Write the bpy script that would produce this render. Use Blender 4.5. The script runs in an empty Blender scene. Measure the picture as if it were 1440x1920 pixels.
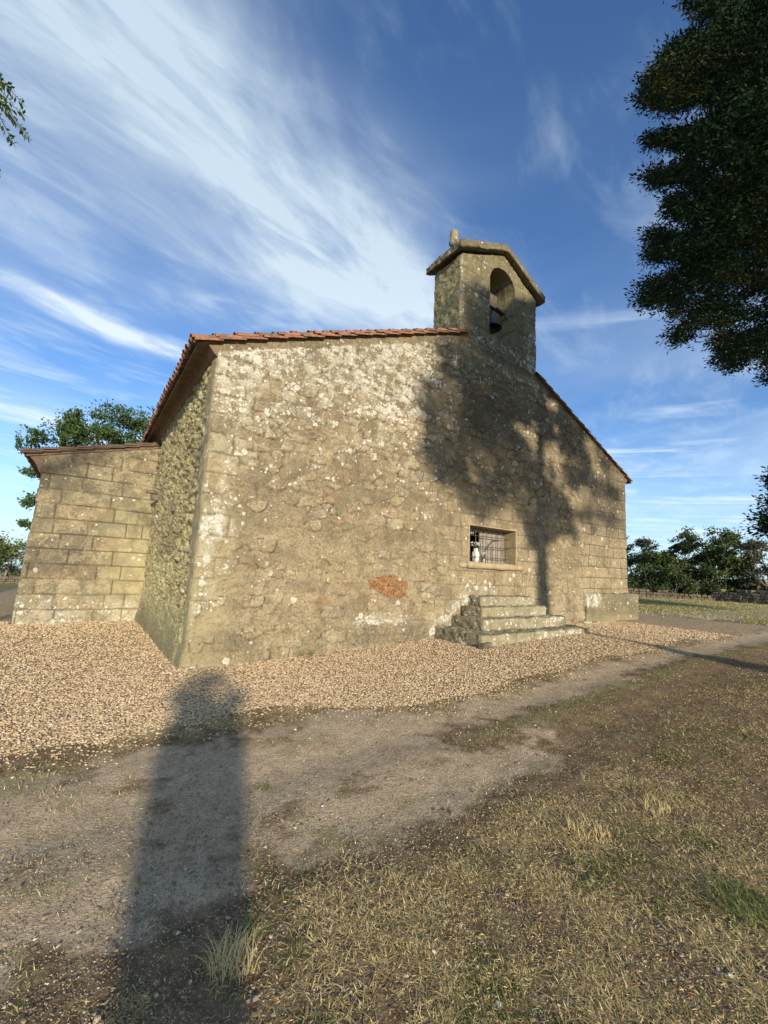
import bpy, math, random
import numpy as np
from mathutils import Vector, Matrix

random.seed(7)
RNG = np.random.default_rng(11)
S = bpy.context.scene
COL = S.collection

# ------------------------------------------------------------------ camera, sky, sun, exposure
# world: facade runs along +X from its left corner (0,0), building extends to +Y, Z up (metres)
CAM = np.array([-1.3827, -6.9584, 1.6])
FPX = 783.43                                     # focal length in pixels of a 1440 px wide frame
RIGHT = np.array([0.81439, -0.57855, 0.04526])
UP = np.array([-0.11644, -0.08650, 0.98942])
FWD = np.array([0.56851, 0.81105, 0.13781])

cam_data = bpy.data.cameras.new('camera')
cam = bpy.data.objects.new('camera', cam_data)
COL.objects.link(cam)
cam_data.sensor_fit = 'HORIZONTAL'
cam_data.sensor_width = 36.0
cam_data.lens = 36.0 * FPX / 1440.0
cam_data.clip_start = 0.05
cam_data.clip_end = 5000
cam.matrix_world = Matrix(((RIGHT[0], UP[0], -FWD[0], CAM[0]), (RIGHT[1], UP[1], -FWD[1], CAM[1]),
                           (RIGHT[2], UP[2], -FWD[2], CAM[2]), (0, 0, 0, 1)))
S.camera = cam

SUN_EL = math.radians(13.5)
SUN_AZ_X, SUN_AZ_Y = -0.2384, -0.9712           # horizontal direction from the scene towards the sun
LDIR = np.array([0.2384 * math.cos(SUN_EL), 0.9712 * math.cos(SUN_EL), -math.sin(SUN_EL)])   # light travel
sun_data = bpy.data.lights.new('sun', 'SUN')
sun_data.energy = 3.9
sun_data.angle = math.radians(2.0)
sun_data.color = (1.0, 0.86, 0.66)
sun = bpy.data.objects.new('sun', sun_data)
COL.objects.link(sun)
sun.rotation_euler = Vector(LDIR).to_track_quat('-Z', 'Y').to_euler()

S.view_settings.view_transform = 'Standard'
S.view_settings.look = 'None'
S.view_settings.exposure = 0.72
S.view_settings.gamma = 1.0
S.cycles.max_bounces = 6
S.cycles.transparent_max_bounces = 8
S.cycles.use_denoising = True


class NT:
    """small helper that writes node trees"""
    def __init__(self, tree):
        self.t = tree
        self.n = tree.nodes
        self.n.clear()

    def node(self, kind, **kw):
        nd = self.n.new(kind)
        for k, v in kw.items():
            setattr(nd, k, v)
        return nd

    def put(self, sock, v):
        if v is None:
            return
        if hasattr(v, 'is_linked') or hasattr(v, 'links'):
            self.t.links.new(v, sock)
        else:
            if sock.type == 'RGBA' and len(v) == 3:
                v = (*v, 1)
            sock.default_value = v

    def math(self, op, a, b=None, c=None, clamp=False):
        nd = self.node('ShaderNodeMath', operation=op, use_clamp=clamp)
        self.put(nd.inputs[0], a)
        if b is not None:
            self.put(nd.inputs[1], b)
        if c is not None:
            self.put(nd.inputs[2], c)
        return nd.outputs[0]

    def vmath(self, op, a, b=None):
        nd = self.node('ShaderNodeVectorMath', operation=op)
        self.put(nd.inputs[0], a)
        if b is not None:
            self.put(nd.inputs[1], b)
        return nd.outputs[0]

    def mix(self, f, a, b, mode='MIX'):
        nd = self.node('ShaderNodeMix', data_type='RGBA', blend_type=mode, clamp_factor=True)
        self.put(nd.inputs[0], f)
        self.put(nd.inputs[6], a)
        self.put(nd.inputs[7], b)
        return nd.outputs[2]

    def noise(self, vec, scale, detail=4, rough=0.55, dist=0.0, lac=2.0):
        nd = self.node('ShaderNodeTexNoise')
        self.put(nd.inputs['Vector'], vec)
        nd.inputs['Scale'].default_value = scale
        nd.inputs['Detail'].default_value = detail
        nd.inputs['Roughness'].default_value = rough
        nd.inputs['Distortion'].default_value = dist
        nd.inputs['Lacunarity'].default_value = lac
        return nd.outputs[0]

    def noisec(self, vec, scale, detail=3):
        nd = self.node('ShaderNodeTexNoise')
        self.put(nd.inputs['Vector'], vec)
        nd.inputs['Scale'].default_value = scale
        nd.inputs['Detail'].default_value = detail
        return nd.outputs[1]

    def vor(self, vec, scale, feature='F1', rnd=1.0, out=0):
        nd = self.node('ShaderNodeTexVoronoi', feature=feature)
        self.put(nd.inputs['Vector'], vec)
        nd.inputs['Scale'].default_value = scale
        nd.inputs['Randomness'].default_value = rnd
        return nd.outputs[out]

    def ss(self, v, lo, hi):
        """smooth ramp 0..1 between lo and hi (either order)"""
        nd = self.node('ShaderNodeMapRange', interpolation_type='SMOOTHSTEP')
        self.put(nd.inputs[0], v)
        if lo < hi:
            nd.inputs[1].default_value, nd.inputs[2].default_value = lo, hi
        else:
            nd.inputs[1].default_value, nd.inputs[2].default_value = hi, lo
            nd.inputs[3].default_value, nd.inputs[4].default_value = 1, 0
        return nd.outputs[0]

    def ramp(self, v, stops, mode='LINEAR'):
        nd = self.node('ShaderNodeValToRGB')
        cr = nd.color_ramp
        cr.interpolation = mode
        while len(cr.elements) < len(stops):
            cr.elements.new(0.5)
        for e, (p, c) in zip(cr.elements, stops):
            e.position = p
            e.color = (*c, 1)
        self.put(nd.inputs[0], v)
        return nd.outputs[0]

    def attr(self, name, out=2):
        nd = self.node('ShaderNodeAttribute', attribute_name=name)
        return nd.outputs[out]

    def pos(self):
        return self.node('ShaderNodeTexCoord').outputs['Object']

    def mapping(self, v, loc=(0, 0, 0), rot=(0, 0, 0), sc=(1, 1, 1)):
        nd = self.node('ShaderNodeMapping')
        self.put(nd.inputs[0], v)
        nd.inputs[1].default_value = loc
        nd.inputs[2].default_value = rot
        nd.inputs[3].default_value = sc
        return nd.outputs[0]

    def bump(self, h, strength, dist, normal=None):
        nd = self.node('ShaderNodeBump')
        nd.inputs['Strength'].default_value = strength
        nd.inputs['Distance'].default_value = dist
        self.put(nd.inputs['Height'], h)
        if normal is not None:
            self.put(nd.inputs['Normal'], normal)
        return nd.outputs[0]

    def out(self, base, rough=0.9, normal=None, metallic=0.0, spec=0.25, transl=None):
        b = self.node('ShaderNodeBsdfPrincipled')
        self.put(b.inputs['Base Color'], base)
        self.put(b.inputs['Roughness'], rough)
        b.inputs['Metallic'].default_value = metallic
        b.inputs['Specular IOR Level'].default_value = spec
        if normal is not None:
            self.put(b.inputs['Normal'], normal)
        o = self.node('ShaderNodeOutputMaterial')
        res = b.outputs[0]
        if transl:
            tr = self.node('ShaderNodeBsdfTranslucent')
            self.put(tr.inputs[0], base)
            mx = self.node('ShaderNodeMixShader')
            mx.inputs[0].default_value = transl
            self.t.links.new(res, mx.inputs[1])
            self.t.links.new(tr.outputs[0], mx.inputs[2])
            res = mx.outputs[0]
        self.t.links.new(res, o.inputs[0])


# ---- sky: daylight sky with thin streaked cirrus lying on a plane high above
world = bpy.data.worlds.new('World')
S.world = world
world.use_nodes = True
w = NT(world.node_tree)
sky = w.node('ShaderNodeTexSky', sky_type='NISHITA')
sky.sun_disc = False
sky.sun_elevation = SUN_EL
sky.sun_rotation = math.atan2(SUN_AZ_X, SUN_AZ_Y)
sky.air_density = 1.0
sky.dust_density = 0.6
sky.ozone_density = 2.2
SKY_STRENGTH = 0.15
dirv = w.node('ShaderNodeTexCoord').outputs['Generated']
sep = w.node('ShaderNodeSeparateXYZ')
w.put(sep.inputs[0], dirv)
dz = w.math('MAXIMUM', sep.outputs[2], 0.03)
pu = w.math('DIVIDE', sep.outputs[0], dz)
pv = w.math('DIVIDE', sep.outputs[1], dz)
ca, sa = math.cos(0.27), math.sin(0.27)
along = w.math('ADD', w.math('MULTIPLY', pu, ca), w.math('MULTIPLY', pv, sa))
across = w.math('SUBTRACT', w.math('MULTIPLY', pv, ca), w.math('MULTIPLY', pu, sa))
cmb = w.node('ShaderNodeCombineXYZ')
w.put(cmb.inputs[0], along)
w.put(cmb.inputs[1], across)
cv = cmb.outputs[0]
warp = w.math('MULTIPLY', w.math('SUBTRACT', w.noise(cv, 1.4, 3), 0.5), 0.5)
acw = w.math('ADD', across, warp)


def band(center, width, amp, lo=None, hi=None, soft=0.3):
    d = w.math('DIVIDE', w.math('SUBTRACT', acw, center), width)
    g = w.math('POWER', 2.718, w.math('MULTIPLY', w.math('MULTIPLY', d, d), -1.0))
    g = w.math('MULTIPLY', g, amp)
    if lo is not None:
        g = w.math('MULTIPLY', g, w.ss(along, lo - soft, lo + soft))
    if hi is not None:
        g = w.math('MULTIPLY', g, w.ss(along, hi + soft, hi - soft))
    return g


m_st = w.mapping(cv, sc=(0.9, 1.9, 1))
streak = w.noise(m_st, 1.5, 8, 0.56, 0.8)
m_st2 = w.mapping(cv, loc=(3, 1, 0), rot=(0, 0, 0.12), sc=(2.0, 5.0, 1))
fine = w.noise(m_st2, 1.6, 8, 0.62, 0.9)
tex = w.math('ADD', w.math('MULTIPLY', streak, 0.72), w.math('MULTIPLY', fine, 0.28))
bands = band(0.86, 0.20, 1.15, None, 1.35, 0.35)
bands = w.math('ADD', bands, band(1.22, 0.20, 0.42, None, 1.3, 0.5))
bands = w.math('ADD', bands, band(2.03, 0.09, 0.85, None, 0.95, 0.25))
bands = w.math('ADD', bands, band(1.62, 0.22, 0.18, None, 1.0, 0.5))
bands = w.math('ADD', bands, band(3.9, 0.25, 0.5))
thin = w.math('MULTIPLY', w.math('MULTIPLY', w.ss(tex, 0.46, 0.70), 0.40), w.math('ADD', 0.45, w.math('MULTIPLY', w.ss(pu, 2.2, 0.2), 0.55)))
body = w.math('MULTIPLY', bands, w.ss(tex, 0.24, 0.60))
veil = w.math('MULTIPLY', w.ss(w.noise(cv, 0.8, 4, 0.5, 0.4), 0.35, 0.7), 0.20)
dens = w.math('ADD', w.math('ADD', body, thin), veil)
# horizontal wisps low on the right
cmr = w.node('ShaderNodeCombineXYZ')            # wisps on the right run another way
w.put(cmr.inputs[0], w.math('ADD', w.math('MULTIPLY', pu, 0.70), w.math('MULTIPLY', pv, -0.71)))
w.put(cmr.inputs[1], w.math('ADD', w.math('MULTIPLY', pu, 0.71), w.math('MULTIPLY', pv, 0.70)))
m_lo = w.mapping(cmr.outputs[0], loc=(0.3, 0.1, 0), sc=(0.35, 1.3, 1))
lown = w.noise(m_lo, 1.25, 7, 0.55, 0.6)
lowm = w.math('MULTIPLY', w.ss(lown, 0.50, 0.68), w.ss(pu, 0.9, 2.0))
dens = w.math('ADD', dens, w.math('MULTIPLY', lowm, 0.62), clamp=True)
# milky horizon
hz = w.ss(sep.outputs[2], 0.42, 0.0)
haze_f = w.math('MULTIPLY', w.math('POWER', hz, 1.6), 0.42)
skyc = w.mix(1.0, sky.outputs[0], (0.50, 0.66, 0.88), 'MULTIPLY')
skyc = w.mix(haze_f, skyc, (3.3, 4.5, 5.5))
cl = w.mix(w.ss(sep.outputs[2], 0.1, 0.8), (3.9, 4.5, 5.0), (2.45, 3.0, 3.55))
skyc = w.mix(dens, skyc, cl)
bg = w.node('ShaderNodeBackground')
w.put(bg.inputs[0], skyc)
bg.inputs[1].default_value = SKY_STRENGTH
wo = w.node('ShaderNodeOutputWorld')
w.t.links.new(bg.outputs[0], wo.inputs[0])


# ------------------------------------------------------------------ numpy noise
def h2(ix, iy, seed=0):
    x = (ix.astype(np.int64) * 374761393 + iy.astype(np.int64) * 668265263 + seed * 1442695041) & 0xffffffff
    x = ((x ^ (x >> 13)) * 1274126177) & 0xffffffff
    x = (x ^ (x >> 16)) & 0xffffffff
    return x.astype(np.float64) / 4294967295.0


def vnoise(x, y, seed=0):
    ix, iy = np.floor(x), np.floor(y)
    fx, fy = x - ix, y - iy
    fx = fx * fx * (3 - 2 * fx)
    fy = fy * fy * (3 - 2 * fy)
    a = h2(ix, iy, seed); b = h2(ix + 1, iy, seed)
    c = h2(ix, iy + 1, seed); d = h2(ix + 1, iy + 1, seed)
    return (a + (b - a) * fx) * (1 - fy) + (c + (d - c) * fx) * fy


def fbm(x, y, oct=4, seed=0, gain=0.5):
    s = 0; a = 1; t = 0
    for o in range(oct):
        s = s + a * vnoise(x * 2 ** o + 13.7 * o, y * 2 ** o + 7.1 * o, seed + o)
        t += a
        a *= gain
    return s / t


def stones(u, v, cw, ch, seed=0, jit=0.38):
    """coursed, jittered cells: distance to the joint (m-ish), per-stone randoms"""
    iy = np.floor(v / ch)
    best = np.full(u.shape, 9.0); second = np.full(u.shape, 9.0)
    rid = np.zeros(u.shape); rid2 = np.zeros(u.shape)
    for dy in (-1, 0, 1):
        jy = iy + dy
        off = (jy % 2) * 0.5 + (h2(jy, jy * 0 + 3, seed + 9) - .5) * .4
        ix = np.floor(u / cw - off)
        for dx in (-1, 0, 1):
            jx = ix + dx
            cx = (jx + 0.5 + off + (h2(jx, jy, seed) - .5) * 2 * jit) * cw
            cy = (jy + 0.5 + (h2(jx, jy, seed + 1) - .5) * 1.1 * jit) * ch
            d = np.maximum(np.abs(u - cx) / cw, np.abs(v - cy) / ch) * 0.72 + np.hypot((u - cx) / cw, (v - cy) / ch) * 0.4
            d = d * (0.85 + 0.35 * h2(jx, jy, seed + 2))
            r = h2(jx, jy, seed + 3); r2 = h2(jx, jy, seed + 4)
            closer = d < best
            second = np.where(closer, best, np.minimum(second, d))
            rid = np.where(closer, r, rid); rid2 = np.where(closer, r2, rid2)
            best = np.where(closer, d, best)
    return second - best, rid, rid2, best


def ashlar(u, v, ch, wmin, wmax, seed=0):
    """regular courses of long blocks: distance to nearest joint in metres and a random per block"""
    iy = np.floor(v / ch)
    fy = v - iy * ch
    dy = np.minimum(fy, ch - fy)
    wdt = wmin + (wmax - wmin) * h2(iy, iy * 0 + 5, seed)
    off = h2(iy, iy * 0 + 1, seed + 2) * 3
    x = u / wdt + off
    # each cell boundary is jittered
    ix = np.floor(x)
    def bnd(k):
        return k + (h2(k, iy, seed + 3) - .5) * 0.62
    k = np.where(x < bnd(ix), ix - 1, ix)
    k = np.where(x >= bnd(k + 1), k + 1, k)
    dx = np.minimum(x - bnd(k), bnd(k + 1) - x) * wdt
    return np.minimum(dx, dy), h2(k, iy, seed + 4), h2(k, iy, seed + 5), dy


def sst(x, a, b):
    t = np.clip((x - a) / (b - a), 0, 1)
    return t * t * (3 - 2 * t)


# ------------------------------------------------------------------ objects
def empty(name, loc=(0, 0, 0)):
    o = bpy.data.objects.new(name, None)
    o.location = loc
    o.empty_display_size = 0.3
    COL.objects.link(o)
    return o


def tag(o, label, cat=None, group=None, kind=None):
    if label:
        o['label'] = label
    if cat:
        o['category'] = cat
    if group:
        o['group'] = group
    if kind:
        o['kind'] = kind
    return o


def link(name, me, parent=None, mat=None):
    o = bpy.data.objects.new(name, me)
    if mat is not None:
        me.materials.append(mat)
    COL.objects.link(o)
    if parent is not None:
        o.parent = parent
        # geometry is written in world coordinates
        chain = Vector((0, 0, 0)); p = parent
        while p is not None:
            chain += Vector(p.location); p = p.parent
        o.location = -chain
    return o


def mesh_np(name, V, F, mat=None, parent=None, attrs=None, smooth=True):
    """V (n,3); F list of arrays (m,k)"""
    if not isinstance(F, (list, tuple)):
        F = [F]
    me = bpy.data.meshes.new(name)
    V = np.asarray(V, dtype=np.float32)
    me.vertices.add(len(V))
    me.vertices.foreach_set('co', V.ravel())
    loops = np.concatenate([f.ravel() for f in F]).astype(np.int32)
    tot = np.concatenate([np.full(len(f), f.shape[1]) for f in F]).astype(np.int32)
    start = np.concatenate([[0], np.cumsum(tot)[:-1]]).astype(np.int32)
    me.loops.add(len(loops))
    me.loops.foreach_set('vertex_index', loops)
    me.polygons.add(len(tot))
    me.polygons.foreach_set('loop_start', start)
    me.polygons.foreach_set('loop_total', tot)
    me.polygons.foreach_set('use_smooth', np.full(len(tot), smooth))
    me.update(calc_edges=True)
    if attrs:
        for k, a in attrs.items():
            at = me.attributes.new(k, 'FLOAT', 'POINT')
            at.data.foreach_set('value', np.asarray(a, dtype=np.float32))
    me.validate()
    return link(name, me, parent, mat)


class MB:
    """collects small solids into one mesh"""
    def __init__(self):
        self.v = []; self.f = []

    def add(self, vs, fs):
        b = len(self.v)
        self.v += [tuple(map(float, p)) for p in vs]
        self.f += [tuple(b + i for i in f) for f in fs]

    def box(self, lo, hi, jit=0.0):
        x0, y0, z0 = lo; x1, y1, z1 = hi
        vs = [(x0, y0, z0), (x1, y0, z0), (x1, y1, z0), (x0, y1, z0), (x0, y0, z1), (x1, y0, z1), (x1, y1, z1), (x0, y1, z1)]
        if jit:
            vs = [tuple(c + random.uniform(-jit, jit) for c in p) for p in vs]
        self.add(vs, [(0, 3, 2, 1), (4, 5, 6, 7), (0, 1, 5, 4), (1, 2, 6, 5), (2, 3, 7, 6), (3, 0, 4, 7)])

    def tube(self, pts, radii, n=8, cap=True):
        pts = [Vector(p) for p in pts]
        if not hasattr(radii, '__len__'):
            radii = [radii] * len(pts)
        rings = []
        for i, p in enumerate(pts):
            d = (pts[min(i + 1, len(pts) - 1)] - pts[max(i - 1, 0)]).normalized()
            a = d.cross(Vector((0, 0, 1)))
            if a.length < 1e-3:
                a = d.cross(Vector((1, 0, 0)))
            a.normalize(); b = d.cross(a)
            rings.append([p + (a * math.cos(2 * math.pi * k / n) + b * math.sin(2 * math.pi * k / n)) * radii[i] for k in range(n)])
        vs = [q for r in rings for q in r]
        fs = []
        for i in range(len(pts) - 1):
            for k in range(n):
                fs.append((i * n + k, i * n + (k + 1) % n, (i + 1) * n + (k + 1) % n, (i + 1) * n + k))
        if cap:
            fs.append(tuple(range(n))[::-1])
            fs.append(tuple((len(pts) - 1) * n + k for k in range(n)))
        self.add(vs, fs)

    def lathe(self, prof, centre, n=24):
        cx, cy, cz = centre
        vs = []
        for r, z in prof:
            for k in range(n):
                a = 2 * math.pi * k / n
                vs.append((cx + r * math.cos(a), cy + r * math.sin(a), cz + z))
        fs = []
        for i in range(len(prof) - 1):
            for k in range(n):
                fs.append((i * n + k, i * n + (k + 1) % n, (i + 1) * n + (k + 1) % n, (i + 1) * n + k))
        self.add(vs, fs)

    def build(self, name, mat, parent=None, smooth=False, bevel=0.0):
        me = bpy.data.meshes.new(name)
        me.from_pydata(self.v, [], self.f)
        me.polygons.foreach_set('use_smooth', [smooth] * len(me.polygons))
        me.validate()
        me.update()
        o = link(name, me, parent, mat)
        if bevel:
            m = o.modifiers.new('bevel', 'BEVEL')
            m.width = bevel
            m.segments = 2
        return o


def project(P):
    """pixel (in a 1440x1920 frame) where a point is seen; used to trim the crowns to set outlines"""
    q = np.asarray(P) - CAM
    d = q @ FWD
    x = 720 + FPX * (q @ RIGHT) / np.where(np.abs(d) < 1e-6, 1e-6, d)
    y = 960 - FPX * (q @ UP) / np.where(np.abs(d) < 1e-6, 1e-6, d)
    return x, y, d


def inpoly(x, y, poly):
    r = np.zeros(x.shape, bool)
    n = len(poly)
    for i in range(n):
        x0, y0 = poly[i]; x1, y1 = poly[(i + 1) % n]
        c = ((y0 > y) != (y1 > y)) & (x < (x1 - x0) * (y - y0) / ((y1 - y0) if y1 != y0 else 1e-9) + x0)
        r ^= c
    return r


# ------------------------------------------------------------------ materials
def newmat(name):
    m = bpy.data.materials.new(name)
    m.use_nodes = True
    return m, NT(m.node_tree)


MOSS = ((0.25, 0.225, 0.095), (0.58, 0.53, 0.27))


def wall_material(name, mortarA, mortarB, stone_stops, bumpd=0.012, lich_gain=1.0, green=0.0):
    m, t = newmat(name)
    p = t.pos()
    st, tone, lich = t.attr('stone'), t.attr('tone'), t.attr('lichen')
    moss, stain_dark, joint, rust = t.attr('moss'), t.attr('stain_dark'), t.attr('joint'), t.attr('rust')
    big = t.noise(p, 0.9, 5, 0.6)
    mid = t.noise(p, 5.0, 7, 0.62)
    sm = t.noise(p, 26.0, 6, 0.65)
    grain = t.noise(p, 110.0, 3, 0.6)
    mort = t.mix(t.ss(big, 0.35, 0.65), mortarA, mortarB)
    mort = t.mix(t.math('MULTIPLY', t.ss(mid, 0.50, 0.70), 0.55), mort, (0.37, 0.30, 0.185))
    mort = t.mix(t.math('MULTIPLY', t.ss(t.noise(p, 2.3, 6, 0.65), 0.50, 0.64), 0.55), mort, (0.145, 0.118, 0.075))
    sepz = t.node('ShaderNodeSeparateXYZ'); t.put(sepz.inputs[0], p)
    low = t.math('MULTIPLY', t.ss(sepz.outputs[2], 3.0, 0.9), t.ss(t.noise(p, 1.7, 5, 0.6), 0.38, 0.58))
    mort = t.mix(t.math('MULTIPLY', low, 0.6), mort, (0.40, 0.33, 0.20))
    scol = t.ramp(tone, stone_stops)
    scol = t.mix(t.math('MULTIPLY', t.ss(mid, 0.38, 0.72), 0.5), scol, (0.40, 0.33, 0.20))
    base = t.mix(t.math('MULTIPLY', st, t.math('ADD', 0.30, t.math('MULTIPLY', t.ss(mid, 0.35, 0.6), 0.45))), mort, scol)
    # weathering: grey-brown crust and pale scuffs
    base = t.mix(t.math('MULTIPLY', t.ss(sm, 0.46, 0.62), 0.62), base, (0.13, 0.104, 0.066))
    base = t.mix(t.math('MULTIPLY', t.ss(sm, 0.44, 0.30), 0.45), base, (0.44, 0.375, 0.25))
    pocks = t.ss(t.noise(p, 48.0, 4, 0.7), 0.60, 0.68)
    base = t.mix(t.math('MULTIPLY', pocks, 0.55), base, (0.09, 0.07, 0.045))
    patchn = t.noise(p, 1.6, 7, 0.68, 0.6)
    base = t.mix(t.math('MULTIPLY', t.ss(patchn, 0.52, 0.60), 0.42), base, (0.12, 0.098, 0.062))
    base = t.mix(t.math('MULTIPLY', t.ss(patchn, 0.44, 0.36), 0.30), base, (0.50, 0.42, 0.27))
    base = t.mix(t.math('MULTIPLY', rust, t.ss(t.math('ADD', mid, t.math('MULTIPLY', rust, 0.25)), 0.42, 0.62)), base, t.ramp(sm, [(0.38, (0.11, 0.055, 0.028)), (0.5, (0.24, 0.125, 0.06)), (0.62, (0.36, 0.22, 0.11))]))
    sm2 = t.math('MULTIPLY', stain_dark, t.ss(t.math('ADD', t.math('MULTIPLY', mid, 0.6), t.math('MULTIPLY', sm, 0.4)), 0.30, 0.62))
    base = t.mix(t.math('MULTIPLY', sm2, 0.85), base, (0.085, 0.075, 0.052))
    gm = t.math('MULTIPLY', moss, t.ss(t.math('ADD', t.math('MULTIPLY', mid, 0.5), t.math('MULTIPLY', sm, 0.5)), 0.34, 0.56))
    mossc = t.mix(t.ss(sm, 0.35, 0.62), MOSS[0], MOSS[1])
    base = t.mix(t.math('MULTIPLY', gm, 0.9), base, mossc)
    base = t.mix(joint, base, (0.055, 0.042, 0.028))
    # crustose lichens: pale rosettes of several sizes
    wv = t.vmath('MULTIPLY_ADD', t.noisec(p, 14.0, 3), (0.07, 0.07, 0.07))
    t.put(wv.node.inputs[2], p)
    lmod = t.noise(p, 2.1, 4, 0.6)
    lm = t.math('MULTIPLY', t.math('MULTIPLY', lich, t.ss(lmod, 0.36, 0.62)), t.math('ADD', 0.35, t.math('MULTIPLY', st, 0.95)))
    masks = None
    for scale, rad in ((6.5, 0.42), (13.0, 0.44), (27.0, 0.44)):
        d = t.vor(wv, scale, 'F1', 1.0, 0)
        keepc = t.vor(wv, scale, 'F1', 1.0, 1)
        sepc = t.node('ShaderNodeSeparateColor')
        t.put(sepc.inputs[0], keepc)
        keep = t.math('GREATER_THAN', t.math('MULTIPLY', lm, lich_gain), sepc.outputs[0])
        edge = t.math('MULTIPLY', t.ss(d, rad, rad * 0.78), keep)
        masks = edge if masks is None else t.math('MAXIMUM', masks, edge)
    crust = t.math('MULTIPLY', t.ss(t.noise(p, 5.5, 6, 0.68), 0.50, 0.545), t.ss(lich, 0.60, 0.85))
    masks = t.math('MAXIMUM', masks, crust)
    lcol = t.ramp(t.noise(p, 34.0, 4, 0.7), [(0.3, (0.27, 0.27, 0.215)), (0.5, (0.52, 0.50, 0.43)), (0.68, (0.76, 0.74, 0.67))])
    gl = t.math('MULTIPLY', t.math('ADD', 0.15, t.math('MULTIPLY', st, 1.2)), t.ss(mid, 0.40, 0.56))
    base = t.mix(t.math('MULTIPLY', t.math('MULTIPLY', gl, lich), 0.75), base, (0.40, 0.39, 0.31))
    base = t.mix(t.math('MULTIPLY', masks, 0.9), base, lcol)
    if green:
        base = t.mix(green, base, (0.17, 0.16, 0.06))
    hgt = t.math('ADD', t.math('MULTIPLY', mid, 1.3), t.math('ADD', t.math('MULTIPLY', sm, 0.8), t.math('MULTIPLY', grain, 0.28)))
    hgt = t.math('SUBTRACT', hgt, t.math('MULTIPLY', pocks, 0.35))
    hgt = t.math('ADD', hgt, t.math('MULTIPLY', masks, 0.12))
    t.out(base, 0.95, t.bump(hgt, 1.0, bumpd * 1.6), spec=0.1)
    return m


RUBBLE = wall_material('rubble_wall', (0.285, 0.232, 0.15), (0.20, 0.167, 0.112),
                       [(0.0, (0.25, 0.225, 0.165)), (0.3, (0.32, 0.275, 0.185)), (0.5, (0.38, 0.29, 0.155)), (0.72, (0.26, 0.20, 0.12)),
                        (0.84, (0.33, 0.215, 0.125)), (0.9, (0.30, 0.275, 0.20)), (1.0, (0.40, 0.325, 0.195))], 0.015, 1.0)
ASHLAR = wall_material('ashlar_wall', (0.30, 0.25, 0.155), (0.25, 0.21, 0.135),
                       [(0.0, (0.30, 0.26, 0.165)), (0.35, (0.36, 0.295, 0.17)), (0.6, (0.34, 0.30, 0.19)), (0.8, (0.40, 0.295, 0.165)), (1.0, (0.28, 0.255, 0.175))], 0.007, 0.45)
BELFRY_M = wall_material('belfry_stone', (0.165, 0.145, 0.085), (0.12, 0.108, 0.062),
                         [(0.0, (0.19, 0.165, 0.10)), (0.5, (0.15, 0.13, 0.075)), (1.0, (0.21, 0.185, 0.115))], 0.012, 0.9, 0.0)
STEP_M = wall_material('step_stone', (0.22, 0.20, 0.14), (0.165, 0.15, 0.105),
                       [(0.0, (0.27, 0.25, 0.18)), (1.0, (0.33, 0.29, 0.19))], 0.010, 1.0)


PLINTH_M = wall_material('plinth_stone', (0.17, 0.15, 0.105), (0.12, 0.108, 0.076),
                         [(0.0, (0.16, 0.145, 0.10)), (1.0, (0.22, 0.195, 0.13))], 0.014, 1.0)


def simple(name, cA, cB, scale=8, bump=0.004, rough=0.85, metallic=0.0, spec=0.25, cC=None):
    m, t = newmat(name)
    p = t.pos()
    n1 = t.noise(p, scale, 6, 0.62)
    n2 = t.noise(p, scale * 6, 5, 0.65)
    c = t.mix(t.ss(n1, 0.35, 0.65), cA, cB)
    if cC:
        c = t.mix(t.math('MULTIPLY', t.ss(n2, 0.52, 0.66), 0.8), c, cC)
    h = t.math('ADD', n1, t.math('MULTIPLY', n2, 0.5))
    t.out(c, rough, t.bump(h, 1.0, bump), metallic, spec)
    return m


def tile_material():
    m, t = newmat('roof_tile')
    p = t.pos()
    tone = t.attr('tone')
    n1 = t.noise(p, 9, 6, 0.65)
    n2 = t.noise(p, 40, 5, 0.65)
    c = t.ramp(tone, [(0.0, (0.25, 0.115, 0.07)), (0.3, (0.34, 0.145, 0.08)), (0.55, (0.26, 0.135, 0.085)), (0.8, (0.17, 0.11, 0.08)), (1.0, (0.37, 0.18, 0.10))])
    c = t.mix(t.math('MULTIPLY', t.ss(n1, 0.42, 0.60), 0.8), c, (0.095, 0.078, 0.055))
    c = t.mix(t.math('MULTIPLY', t.ss(n2, 0.57, 0.68), 0.6), c, (0.42, 0.38, 0.28))
    t.out(c, 0.9, t.bump(t.math('ADD', n1, n2), 1.0, 0.006), spec=0.15)
    return m


TILE = tile_material()
TILE_OLD = simple('mossy_tile', (0.15, 0.095, 0.065), (0.09, 0.07, 0.05), 7, 0.006, 0.9, cC=(0.22, 0.13, 0.085))
SOFFIT = simple('soffit_mortar', (0.20, 0.14, 0.09), (0.13, 0.09, 0.06), 6, 0.006)
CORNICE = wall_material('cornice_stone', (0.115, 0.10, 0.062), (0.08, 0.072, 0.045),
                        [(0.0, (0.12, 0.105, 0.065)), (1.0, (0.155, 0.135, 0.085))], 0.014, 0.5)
IRON = simple('wrought_iron', (0.09, 0.075, 0.065), (0.13, 0.10, 0.085), 30, 0.001, 0.65, 0.6)
BRONZE = simple('bell_bronze', (0.16, 0.17, 0.155), (0.10, 0.105, 0.095), 12, 0.002, 0.5, 0.7)
WOODG = simple('weathered_wood', (0.30, 0.27, 0.235), (0.215, 0.19, 0.16), 7, 0.004, 0.85)
WOODB = simple('old_beam', (0.12, 0.10, 0.08), (0.075, 0.06, 0.048), 9, 0.004, 0.85)
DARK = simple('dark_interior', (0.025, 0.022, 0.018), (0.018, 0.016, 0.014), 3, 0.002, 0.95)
SILL = simple('sill_stone', (0.40, 0.325, 0.205), (0.31, 0.245, 0.155), 6, 0.008, 0.9, cC=(0.20, 0.16, 0.105))
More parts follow.
